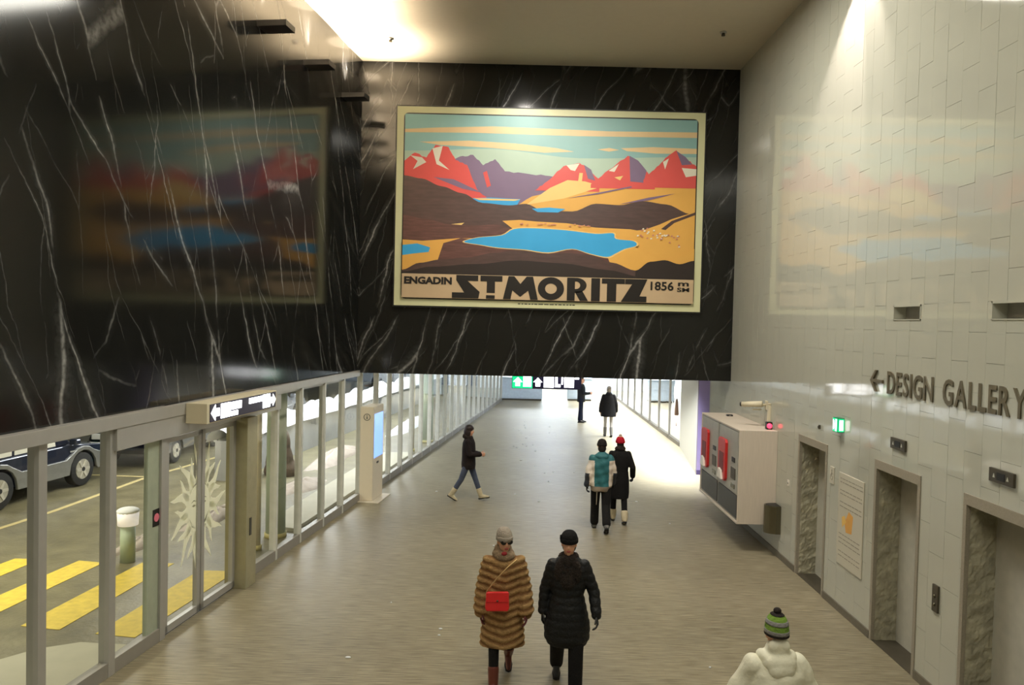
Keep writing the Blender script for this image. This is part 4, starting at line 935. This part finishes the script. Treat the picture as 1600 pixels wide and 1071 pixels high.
# ------------------------------------------------------------------ people
SKIN = mat('skin', (214, 160, 130), .5, var=.04); LIP = mat('lips', (176, 84, 78), .4); EYEW = mat('eye_white', (236, 232, 226), .3, var=0); IRIS = mat('iris_dark', (46, 34, 28), .2, var=0)
def rotx(v, a): return V((v[0], v[1]*cos(a)-v[2]*sin(a), v[1]*sin(a)+v[2]*cos(a)))
def person(name_label, loc, rz, h=1.72, legs=((0, 0), (0, 0)), arms=((0, 8, 10), (0, 8, 10)), lean=0, turn=0, tilt=0, bare=True, face=True):
    """legs: (thigh swing forward, knee bend) L,R in degrees; arms: (swing forward, abduction, elbow bend); x<0 is the figure's left"""
    k = h/1.72; J = {}
    t = rotx
    def P3(x, y, z): return V((x, y, z))*k
    hz = .90
    ank = []
    for i, s in enumerate((-1, 1)):
        th, kb = R(legs[i][0]), R(legs[i][1]); hip = V((s*.095, 0, 0)); kn = hip+V((s*.0, sin(th)*.42, -cos(th)*.42)); a2 = th-kb
        an = kn+V((0, sin(a2)*.40, -cos(a2)*.40)); J['hip%d' % i], J['kn%d' % i], J['an%d' % i] = hip, kn, an; J['pitch%d' % i] = a2
        lowest = an.z-.075 if a2 > -.15 else an.z-.075-.12*sin(-a2)
        ank.append(lowest)
    zb = -min(ank)
    for q in list(J):
        if q[0] in 'hka': J[q] = (J[q]+V((0, 0, zb)))*k
    hipc = V((0, 0, zb)); la = R(lean)
    def U(x, y, z): return (hipc+V((x, y*cos(la)+z*sin(la), z*cos(la)-y*sin(la))))*k     # above the hips, z from hip height
    J['hipc'] = hipc*k
    for i, s in enumerate((-1, 1)):
        sw, ab, eb = [R(v) for v in arms[i]]
        sh = U(s*.165, 0, .465); d = V((s*sin(ab), sin(sw)*cos(ab), -cos(sw)*cos(ab))); el = sh+d*.285*k
        f2 = sw+eb; inn = ab*.3 if eb < R(45) else -R(22); d2 = V((s*sin(inn), sin(f2)*cos(inn), -cos(f2)*cos(inn))); wr_ = el+d2*.24*k
        J['sh%d' % i], J['el%d' % i], J['wr%d' % i], J['fd%d' % i] = sh, el, wr_, d2
    J['neck'] = U(0, 0, .565); J['head'] = U(0, .015, .695)
    T = M.Translation(J['head']) @ M.Rotation(R(turn), 4, 'Z') @ M.Rotation(-R(tilt), 4, 'X') @ M.Scale(k, 4)
    J['T'] = T; J['k'] = k; J['U'] = U
    b = B()
    b.rings([tuple(U(0, 0, z))[:2]+(U(0, 0, z).z, rx*k, ry*k) for z, rx, ry in ((-.06, .13, .09), (.04, .15, .10), (.18, .12, .09), (.34, .14, .10), (.46, .15, .09), (.53, .08, .06))], SKIN)
    b.caps(U(0, -.01, .48), U(0, .0, .62), .055*k, .05*k, SKIN)
    b.ell((0, -.012, .035), (.074, .092, .088), SKIN, 20, 14, T); b.ell((0, .012, -.03), (.060, .070, .085), SKIN, 18, 12, T)
    b.ell((0, .05, -.092), (.026, .024, .02), SKIN, 12, 8, T); b.ell((0, .045, -.055), (.040, .035, .03), SKIN, 12, 8, T)
    b.ell((0, .083, -.016), (.012, .020, .024), SKIN, 10, 8, T); b.ell((0, .076, .012), (.008, .014, .026), SKIN, 10, 8, T)
    b.ell((0, .070, .038), (.05, .014, .012), SKIN, 12, 8, T)
    for s in (-1, 1): b.ell((s*.074, -.008, -.005), (.010, .018, .030), SKIN, 10, 8, T)
    for i in (0, 1):
        b.caps(J['hip%d' % i], J['kn%d' % i], .070*k, .048*k, SKIN); b.caps(J['kn%d' % i], J['an%d' % i], .046*k, .034*k, SKIN); b.caps(J['an%d' % i], J['an%d' % i]+rotx(V((0, .10*k, -.035*k)), min(0, J['pitch%d' % i])*.9 if J['pitch%d' % i] < -.15 else max(0, J['pitch%d' % i])*.5), .034*k, .028*k, SKIN)
        b.caps(J['sh%d' % i], J['el%d' % i], .045*k, .037*k, SKIN); b.caps(J['el%d' % i], J['wr%d' % i], .036*k, .024*k, SKIN)
    o = baked(b, 'person', None, .0095, 2); tag(o, name_label, 'person'); o.location = (loc[0], loc[1], 0); o.rotation_euler = (0, 0, rz)
    if face:
        for s in (-1, 1):
            B().ell((s*.031, .066, .016), (.013, .010, .0075), EYEW, 12, 8, T).build('eye', o, True)
            B().ell((s*.031, .0755, .016), (.0055, .003, .0058), IRIS, 10, 6, T).build('iris', o, True)
            B().ell((s*.032, .075, .036), (.018, .006, .004), mat('brow', (60, 42, 32), .8), 10, 6, T).build('eyebrow', o, True)
        m_ = B().ell((0, .079, -.052), (.024, .008, .0055), LIP, 12, 6, T); m_.ell((0, .0775, -.060), (.020, .008, .006), LIP, 12, 6, T); m_.build('lips', o, True)
    return o, J
def hand(o, J, i, m, curl=25, name='glove', grip=None):
    """palm, four fingers of different length and a thumb; in a glove or bare"""
    k = J['k']; s = -1 if i == 0 else 1; d = J['fd%d' % i].normalized(); w_ = J['wr%d' % i]
    inn = V((-s, 0, 0)); inn = (inn-d*inn.dot(d)).normalized()        # palm faces the thigh
    fwd = d.cross(inn)*s; 
    if fwd.y < 0 and abs(d.z) > .5: fwd = -fwd
    b = B(); q = lambda a, c, e: w_+(d*a+fwd*c+inn*e)*k
    for c in (-.026, -.009, .009, .026): b.caps(q(0, c*.6, 0), q(.085, c, .0), .015*k, .0125*k, m, 8, 3)
    for c, L_ in ((.030, .070), (.010, .080), (-.010, .075), (-.030, .058)):
        a = 0; p = q(.085, c, 0); cur = V((.085, c, 0))
        for seg, rr_ in ((.45, .0095), (.32, .0088), (.25, .0080)):
            a += R(curl); st_ = V((cos(a)*L_*seg, 0, sin(a)*L_*seg)); nx = cur+st_
            b.caps(q(*cur), q(*nx), rr_*k, (rr_-.0006)*k, m, 8, 3); cur = nx
    c1 = V((.02, .028, .004)); c2 = V((.055, .058, .018)); c3 = V((.085, .066, .030))
    b.caps(q(*c1), q(*c2), .013*k, .011*k, m, 8, 3); b.caps(q(*c2), q(*c3), .0105*k, .009*k, m, 8, 3); b.caps(q(-.04, 0, 0), q(.01, 0, 0), .026*k, .024*k, m, 10, 3)
    return baked(b, name, o, .0045, 1)
def trousers(o, J, m, r0=.098, r1=.068, r2=.058, flare=.0, hem=.12, name='trousers', voxel=.012):
    k = J['k']; b = B(); U = J['U']
    b.rings([tuple(U(0, 0, z))[:2]+(U(0, 0, z).z, rx*k, ry*k) for z, rx, ry in ((-.10, .14, .11), (0, .175, .12), (.12, .165, .115))], m)
    for i in (0, 1):
        b.caps(J['hip%d' % i], J['kn%d' % i], r0*k, r1*k, m); b.caps(J['kn%d' % i], J['an%d' % i].lerp(J['kn%d' % i], hem), r1*k, (r2+flare)*k, m)
    return baked(b, name, o, voxel, 2)
def shoe(o, J, i, m, sole, shaft=.0, name='boot', r=.05, L_=.25):
    k = J['k']; an = J['an%d' % i]; a = J['pitch%d' % i]; pit = min(0, a)*.9 if a < -.15 else (max(0, a)*.5)
    def q(x, y, z): return an+rotx(V((x, y, z))*k, pit)
    b = B(); 
    if shaft: b.caps(an+V((0, 0, 0)), an.lerp(J['kn%d' % i], shaft), (r+.004)*k, (r+.012)*k, m)
    b.caps(q(0, -.025, -.035), q(0, .0, .0), .038*k, .046*k, m); b.caps(q(0, -.02, -.04), q(0, .12, -.045), .036*k, .034*k, m); b.caps(q(0, .07, -.045), q(0, L_-.09, -.05), .041*k, .028*k, m); b.caps(q(0, .0, .0), q(0, .10, -.035), .042*k, .034*k, m)
    w_ = baked(b, name, o, .010, 2)
    s2 = B(); pts = [(-.034, -.055), (-.040, .0), (-.036, .06), (-.046, .11), (-.034, L_-.07), (0, L_-.055), (.034, L_-.07), (.046, .11), (.036, .06), (.040, 0), (.034, -.055), (0, -.068)]
    n = len(pts); s2.add([q(x, y, -.078) for x, y in pts]+[q(x, y, -.055) for x, y in pts], [tuple(range(n)), tuple(range(n, 2*n))[::-1]]+[(i_, n+i_, n+(i_+1) % n, (i_+1) % n) for i_ in range(n)], sole); s2.build('sole', w_)
    return w_
def coat(o, J, m, rs, sleeve=(.068, .058, .052), cuff=.95, voxel=.012, name='coat', disp=None, extra=None, low=None):
    """rs: (height above the hips, half width, half depth, forward shift)"""
    k = J['k']; U = J['U']; b = B(); b.rings([(0+U(0, fy, z).x, U(0, fy, z).y, U(0, fy, z).z, rx*k, ry*k) for z, rx, ry, fy in rs], m, 28)
    for i in (0, 1):
        sh = J['sh%d' % i]; b.caps(sh, J['el%d' % i], sleeve[0]*k, sleeve[1]*k, m); b.caps(J['el%d' % i], J['el%d' % i].lerp(J['wr%d' % i], cuff), sleeve[1]*k, sleeve[2]*k, m)
    if extra: extra(b, U, k)
    return baked(b, name, o, voxel, 2, disp)
def beanie(o, J, m, h=.13, r=.088, z=.035, cuff=True, name='beanie', slouch=0, m2=None):
    T = J['T']; b = B(); rs = []
    for q in range(9):
        f = q/8; rr_ = r*sqrt(max(0, 1-f**2.4))+.002; rs.append((0, -.012-slouch*f, z+h*f, rr_, rr_*1.18))
    b.rings(rs, m, 24); 
    if cuff: b.rings([(0, -.010, z-.018, r*.99, r*1.16), (0, -.010, z-.01, r+.006, r*1.18+.006), (0, -.010, z+.025, r+.006, r*1.18+.006), (0, -.012, z+.034, r*.97, r*1.16)], m2 or m, 24)
    b.v = [tuple(T @ V(p)) for p in b.v]; return b.build(name, o, True)
def blob(o, J, parts, m, name, voxel=.010, disp=None, head=True):
    b = B()
    for c, r in parts: b.ell(c, r, m, 18, 12, J['T'] if head else M.Scale(J['k'], 4))
    return baked(b, name, o, voxel, 2, disp)

def fabric(n, c, bump=.5, rough=.85): return mat(n, c, rough, var=.14, scale=14, bump=bump, bscale=60, spec=.2)
BLKF = fabric('black_cloth', (24, 23, 23)); BLKQ = mat('black_quilt', (21, 22, 24), .55, var=.2, scale=10, bump=.5, bscale=24, spec=.3); DARKF = fabric('dark_wool', (34, 28, 28)); JEAN = fabric('blue_jeans', (76, 84, 102)); SOLE = mat('dark_sole', (20, 18, 17), .7)
WBOOT = fabric('cream_suede', (206, 192, 160)); GBOOT = fabric('mottled_boot', (110, 108, 104)); BRB = mat('brown_leather', (96, 44, 32), .4, var=.1); MAR = mat('maroon_leather_glove', (92, 30, 34), .45)
# 1 woman in the fur coat, coming towards the viewer
o, J = person('woman walking towards us in a long golden brown banded fur coat and grey beanie', (-.03, 8.14), pi+.06, 1.70, legs=((-12, 34), (14, 4)), arms=((6, 12, 14), (-2, 11, 12)), turn=14, tilt=3)
def furmat():
    m = mat('banded_fur', (184, 148, 100), .9, var=.25, scale=30, bump=.9, bscale=110, spec=.1); N, L = nt(m); b = N['Principled BSDF']
    src = b.inputs['Base Color'].links[0].from_socket; tc = N.new('ShaderNodeTexCoord'); sx = N.new('ShaderNodeSeparateXYZ'); L.new(tc.outputs['Object'], sx.inputs[0])
    ab = N.new('ShaderNodeMath'); ab.operation = 'ABSOLUTE'; L.new(sx.outputs[0], ab.inputs[0])
    ma = N.new('ShaderNodeMath'); ma.operation = 'MULTIPLY_ADD'; L.new(ab.outputs[0], ma.inputs[0]); ma.inputs[1].default_value = -.22; L.new(sx.outputs[2], ma.inputs[2])
    n_ = N.new('ShaderNodeTexNoise'); n_.inputs['Scale'].default_value = 9; L.new(tc.outputs['Object'], n_.inputs['Vector'])
    m2 = N.new('ShaderNodeMath'); m2.operation = 'MULTIPLY_ADD'; L.new(n_.outputs[0], m2.inputs[0]); m2.inputs[1].default_value = .03; L.new(ma.outputs[0], m2.inputs[2])
    sc_ = N.new('ShaderNodeMath'); sc_.operation = 'MULTIPLY'; sc_.inputs[1].default_value = 2*pi/.078; L.new(m2.outputs[0], sc_.inputs[0])
    sn = N.new('ShaderNodeMath'); sn.operation = 'SINE'; L.new(sc_.outputs[0], sn.inputs[0])
    mr = N.new('ShaderNodeMapRange'); mr.inputs[1].default_value = -1; mr.inputs[2].default_value = .5; mr.inputs[3].default_value = 0; mr.inputs[4].default_value = 1; L.new(sn.outputs[0], mr.inputs[0])
    mx = N.new('ShaderNodeMix'); mx.data_type = 'RGBA'; mx.inputs[6].default_value = lin((140, 102, 68)); L.new(mr.outputs[0], mx.inputs[0]); L.new(src, mx.inputs[7]); L.new(mx.outputs[2], b.inputs['Base Color']); return m
FUR = furmat()
def furdisp(co, n):
    ph = (co.z-.22*abs(co.x)+.015)*2*pi/.078; a = .008*sin(ph)+random.uniform(-.003, .003); return co+n*a
coat(o, J, FUR, ((-.42, .245, .20, .0), (-.30, .235, .19, 0), (-.08, .215, .17, 0), (.12, .195, .155, 0), (.30, .19, .15, 0), (.42, .195, .145, 0), (.50, .155, .125, 0), (.57, .10, .095, 0)), sleeve=(.078, .082, .090), cuff=.92, disp=furdisp)
blob(o, J, [((0, -.03, -.145), (.125, .12, .07)), ((0, .02, -.15), (.115, .11, .065)), ((0, -.05, -.09), (.10, .07, .06))], mat('collar_fur', (146, 124, 98), .95, var=.3, scale=30, bump=.9, bscale=90), 'fur_collar')
b = B(); b.ell((.03, .10, -.10), (.035, .022, .022), mat('red_scarf', (150, 40, 44), .8), 12, 8, J['T']); baked(b, 'scarf', o, .008, 1)
trousers(o, J, BLKF, .085, .060, .052)
for i in (0, 1): shoe(o, J, i, BRB, SOLE, .42, 'boot'); hand(o, J, i, MAR, 22)
beanie(o, J, fabric('grey_knit', (150, 140, 128)), .125, .086, .03, True, 'beanie', .02)
T = J['T']; b = B()
for s in (-1, 1): b.prism([(s*.006, .028), (s*.060, .032), (s*.064, .004), (s*.044, -.012), (s*.018, -.010), (s*.006, .006)], .080, .086, BLACK, T, ax='y')
b.box((-.008, .080, .012), (.008, .086, .020), BLACK, T)
for s in (-1, 1): b.box((s*.062, -.02, .012), (s*.068, .084, .022), BLACK, T)
b.build('sunglasses', o)
# her red bag, hanging from a shoulder strap
t = thing('shoulder_bag', 'red leather shoulder bag hanging in front of the fur coat', 'bag', (-.09, 7.88, .90), pi+.06)
RB = mat('red_bag_leather', (226, 40, 44), .35, var=.05)
B().prism([(-.11, 0), (.11, 0), (.125, .03), (.115, .19), (-.115, .19), (-.125, .03)], -.035, .035, RB, ax='y').build('body', t, bevel=.012)
B().prism([(-.118, .10), (.118, .10), (.118, .20), (-.118, .20)], .036, .044, RB, ax='y').build('flap', t, bevel=.004); B().tube((0, .044, .115), (0, .05, .115), .010, .010, STEEL, 12).build('clasp', t, True)
b = B(); pts = [(-.112, -.01, .19), (-.15, -.0, .30), (-.19, -.03, .42), (-.20, -.10, .50)]; pts2 = [(.112, -.01, .19), (.02, .0, .32), (-.10, -.03, .44), (-.20, -.10, .50)]
for pp in (pts2,):
    for a, c in zip(pp, pp[1:]): b.caps(a, c, .007, .007, mat('gold_chain', (190, 160, 110), .35, .7), 8, 2)
b.build('strap', t, True)
# 2 woman in black beside her
o, J = person('woman walking towards us all in black with a ruffled fur scarf and black beanie', (.65, 8.02), pi-.05, 1.72, legs=((12, 2), (-14, 26)), arms=((4, 22, 22), (-10, 15, 14)), turn=-4, tilt=2)
def quilt(co, n): return co+n*(.007*abs(sin(co.z*2*pi/.16)))
coat(o, J, BLKQ, ((-.36, .20, .15, 0), (-.30, .235, .18, 0), (-.16, .24, .185, 0), (.0, .205, .165, 0), (.16, .165, .135, 0), (.32, .19, .14, 0), (.42, .19, .135, 0), (.50, .15, .115, 0), (.57, .09, .09, 0)), sleeve=(.066, .060, .052), disp=quilt)
FS = mat('dark_fur', (42, 32, 26), .95, var=.5, scale=26, bump=1, bscale=80)
def ruff(co, n): return co+n*random.uniform(-.006, .009)
blob(o, J, [((0, -.03, -.145), (.11, .10, .05)), ((0, .06, -.16), (.10, .06, .055)), ((-.085, .09, -.27), (.055, .05, .13)), ((.085, .09, -.27), (.055, .05, .13)), ((0, .12, -.36), (.08, .045, .09)), ((0, .115, -.27), (.03, .03, .08))], FS, 'fur_scarf', .012, ruff)
trousers(o, J, BLKF, .100, .082, .074, .0, -.08)
for i in (0, 1): shoe(o, J, i, mat('black_leather', (18, 17, 17), .4), SOLE, .15, 'shoe'); hand(o, J, i, mat('black_leather', (0, 0, 0)), 28)
bn = beanie(o, J, fabric('black_knit', (14, 14, 15)), .115, .090, .035, True, 'beanie')
b = B()
for q in range(6): a = 2*pi*q/6; b.ell((.088, .02+.016*cos(a), .075+.016*sin(a)), (.010, .012, .012), fabric('black_knit', (0, 0, 0)), 8, 6, J['T'])
b.build('knit_flower', bn, True)
blob(o, J, [((0, -.06, -.03), (.078, .05, .09))], mat('dark_hair', (34, 24, 20), .6), 'hair')
# 3 person in the white jacket, lower right, seen from behind and above
o, J = person('person in a white hooded jacket and green and grey striped bobble hat, lower right', (2.05, 5.70), .0, 1.72, legs=((10, 5), (-12, 18)), arms=((12, 26, 30), (-6, 24, 30)), face=False, lean=3)
WJ = mat('white_jacket_fabric', (226, 222, 200), .6, var=.06, scale=8, bump=.5, bscale=12)
def crease(co, n): return co+n*(.006*sin(co.x*34+co.z*15)+.004*sin(co.z*41-co.x*12))
coat(o, J, WJ, ((-.14, .205, .155, 0), (-.08, .22, .17, 0), (.10, .22, .17, 0), (.30, .225, .17, 0), (.42, .215, .155, 0), (.50, .16, .125, 0), (.57, .09, .085, 0)), sleeve=(.088, .078, .062), name='jacket', disp=crease)
def hd(co, n): return co+n*(.005*sin(co.x*40+co.y*22))
blob(o, J, [((0, -.085, -.19), (.135, .085, .07)), ((0, -.125, -.23), (.10, .06, .07)), ((-.10, -.03, -.16), (.05, .08, .05)), ((.10, -.03, -.16), (.05, .08, .05)), ((0, -.03, -.11), (.092, .09, .085)), ((0, -.07, -.075), (.080, .05, .075))], WJ, 'hood', .010, hd)
trousers(o, J, fabric('grey_ski_cloth', (70, 70, 74)), .10, .08, .075)
for i in (0, 1): shoe(o, J, i, GBOOT, SOLE, .2, 'boot'); hand(o, J, i, fabric('grey_glove', (60, 60, 62)), 30)
T = J['T']; HG = fabric('green_knit', (116, 148, 62)); HW = fabric('grey_knit_2', (136, 134, 132)); HD = fabric('dark_knit', (44, 38, 36))
hat = beanie(o, J, HG, .15, .086, .02, False, 'bobble_hat')
def band_(z0, z1, m_):
    b = B(); rs = []
    for q in range(5):
        z = z0+(z1-z0)*q/4; f = min(1, max(0, (z-.02)/.15)); rr_ = .086*sqrt(max(0, 1-f**2.4))+.005; rs.append((0, -.012, z, rr_, rr_*1.18))
    b.rings(rs, m_, 24, T); b.build('hat_stripe', hat, True)
band_(.0, .016, HD); band_(.018, .045, HW); band_(.085, .115, HW); band_(.150, .163, HD)
b = B(); b.ell((0, -.012, .178), (.030, .030, .024), HD, 14, 10, T); b.build('bobble', hat, True)
# 4 person in the teal jacket, walking away
o, J = person('person walking away in a teal and white ski jacket and black trousers', (1.74, 14.4), -.04, 1.74, legs=((14, 6), (-10, 30)), arms=((-8, 15, 16), (8, 12, 20)), face=False)
TEAL = mat('teal_ski_fabric', (34, 98, 104), .6, var=.08, bump=.4, bscale=14); WSK = mat('white_ski_fabric', (222, 210, 196), .6, var=.06, bump=.4, bscale=14)
def split(m_obj, f):      # give faces of a garment their own fabric
    me = m_obj.data
    for p in me.polygons: p.material_index = f(p.center)
jk = coat(o, J, TEAL, ((-.14, .185, .145, 0), (-.04, .20, .155, 0), (.12, .19, .15, 0), (.30, .215, .155, 0), (.42, .205, .15, 0), (.49, .175, .13, 0), (.56, .10, .09, 0)), sleeve=(.070, .070, .058), name='jacket', disp=crease)
for m_ in (WSK, mat('dark_sleeve', (40, 44, 54), .7), mat('taupe_hem', (136, 122, 106), .7)): jk.data.materials.append(m_)
hipz = J['hipc'].z
split(jk, lambda c: 3 if c.z < hipz-.04 and abs(c.x) < .22 else (2 if c.z < hipz+.20 and abs(c.x) > .225 else (1 if abs(c.x) > .135 and c.z < hipz+.44 else 0)))
blob(o, J, [((0, -.075, -.19), (.13, .08, .065)), ((0, -.04, -.14), (.085, .06, .05))], TEAL, 'hood', .012, hd)
ts = trousers(o, J, BLKF, .10, .082, .08)
b = B(); b.caps(J['hip0']+V((.02, -.095, -.05)), J['kn0']+V((.02, -.078, 0)), .008, .008, WSK, 8, 2); b.build('white_stripe', o, True)
for i in (0, 1): shoe(o, J, i, GBOOT, SOLE, .25, 'boot', .056); hand(o, J, i, BLKF, 30)
beanie(o, J, fabric('dark_brown_knit', (36, 32, 30)), .12, .088, .02, True); blob(o, J, [((0, -.04, -.04), (.078, .06, .08))], mat('dark_hair', (0, 0, 0)), 'hair')
# 5 woman in the red hat beside
o, J = person('person walking away in a long black coat, red bobble hat and cream boots', (2.17, 15.0), .0, 1.70, legs=((10, 4), (-8, 14)), arms=((-4, 10, 14), (-10, 18, 44)), face=False)
coat(o, J, BLKF, ((-.42, .19, .16, 0), (-.30, .20, .16, 0), (-.08, .195, .155, 0), (.14, .17, .135, 0), (.32, .185, .14, 0), (.43, .18, .13, 0), (.50, .13, .11, 0), (.56, .08, .08, 0)), sleeve=(.060, .060, .056))
blob(o, J, [((0, -.03, -.13), (.105, .10, .045)), ((0, -.05, -.10), (.09, .06, .04))], FS, 'fur_collar', .012, ruff)
trousers(o, J, BLKF, .09, .062, .056)
for i in (0, 1): shoe(o, J, i, WBOOT, SOLE, .30, 'boot', .058); hand(o, J, i, fabric('grey_glove', (0, 0, 0)), 30)
h_ = beanie(o, J, fabric('red_knit', (172, 26, 44)), .12, .088, .0, True, 'bobble_hat'); b = B(); b.ell((0, -.012, .135), (.034, .034, .03), fabric('pale_pompom', (220, 196, 190)), 14, 10, J['T']); b.build('bobble', h_, True)
blob(o, J, [((0, -.04, -.05), (.074, .055, .07))], mat('dark_hair', (0, 0, 0)), 'hair')
# 6 woman crossing to the right
o, J = person('dark-haired woman striding to the right in a dark jacket, jeans and cream boots', (-.88, 16.55), -pi/2-.12, 1.66, legs=((20, 0), (-20, 12)), arms=((4, 8, 80), (12, 8, 78)), tilt=8)
coat(o, J, DARKF, ((-.16, .17, .15, 0), (-.06, .19, .16, 0), (.12, .175, .15, 0), (.30, .18, .15, 0), (.42, .18, .14, 0), (.50, .13, .11, 0), (.56, .08, .08, 0)), sleeve=(.068, .060, .054), name='jacket')
blob(o, J, [((0, -.02, -.15), (.11, .12, .055)), ((0, -.08, -.13), (.09, .06, .05))], FS, 'fur_collar', .012, ruff)
trousers(o, J, JEAN, .086, .062, .052)
for i in (0, 1): shoe(o, J, i, WBOOT, SOLE, .36, 'boot', .050); hand(o, J, i, SKIN, 40, 'hand')
blob(o, J, [((0, -.02, .05), (.088, .105, .085)), ((0, -.06, -.03), (.086, .075, .12)), ((.06, -.01, -.05), (.028, .05, .10)), ((-.06, -.01, -.05), (.028, .05, .10))], mat('dark_brown_hair', (38, 24, 22), .55, var=.2), 'hair')
# 7 man with the phone
o, J = person('man in dark clothes standing sideways looking at a phone far down the passage', (2.76, 30.0), -pi/2, 1.80, legs=((2, 0), (-3, 2)), arms=((12, 6, 78), (16, 6, 80)), tilt=-8)
coat(o, J, BLKQ, ((-.12, .18, .15, 0), (.1, .175, .145, 0), (.32, .19, .15, 0), (.43, .18, .14, 0), (.50, .13, .11, 0), (.55, .08, .08, 0)), sleeve=(.066, .058, .050), name='jacket')
trousers(o, J, fabric('navy_trousers', (30, 34, 52)), .094, .074, .070)
for i in (0, 1): shoe(o, J, i, mat('black_leather', (0, 0, 0)), SOLE, 0, 'shoe'); hand(o, J, i, SKIN, 34, 'hand')
blob(o, J, [((0, -.02, .055), (.082, .10, .075)), ((0, -.06, .0), (.078, .06, .08))], mat('brown_hair', (96, 76, 58), .6), 'hair')
w_ = o.matrix_basis @ (J['wr1']+J['fd1']*.12) if False else M.Rotation(-pi/2, 4, 'Z') @ (J['wr1']+J['fd1']*.13+V((-.06, 0, .04)))
t = thing('mobile_phone', 'dark mobile phone held up by the man far down the passage', 'phone', (2.76+w_.x, 30.0+w_.y, w_.z), -pi/2)
B().box((-.036, -.075, -.005), (.036, .075, .005), BLACK).build('body', t, bevel=.004); B().box((-.032, -.066, .0052), (.032, .066, .0065), mat('phone_glow', (170, 190, 220), .3, emit=1)).build('screen', t)
# 8 girl walking away
o, J = person('person walking away far down the passage in a wide black coat, grey leggings and boots', (3.38, 26.4), .0, 1.74, legs=((6, 4), (-6, 12)), arms=((-4, 17, 10), (2, 17, 10)), face=False)
coat(o, J, BLKF, ((-.22, .27, .20, 0), (-.06, .25, .185, 0), (.14, .225, .165, 0), (.32, .21, .155, 0), (.43, .19, .14, 0), (.51, .13, .12, 0), (.58, .09, .09, 0)), sleeve=(.075, .072, .066))
blob(o, J, [((0, -.05, -.16), (.12, .09, .06)), ((0, -.03, -.11), (.09, .07, .05))], BLKF, 'hood', .012)
trousers(o, J, fabric('pale_grey_leggings', (168, 162, 156)), .074, .054, .046, name='leggings')
for i in (0, 1): shoe(o, J, i, GBOOT, SOLE, .5, 'boot', .050); hand(o, J, i, SKIN, 26, 'hand')
blob(o, J, [((0, -.02, .045), (.080, .098, .08)), ((0, -.05, -.03), (.078, .06, .09))], fabric('grey_knit', (0, 0, 0)), 'hat')
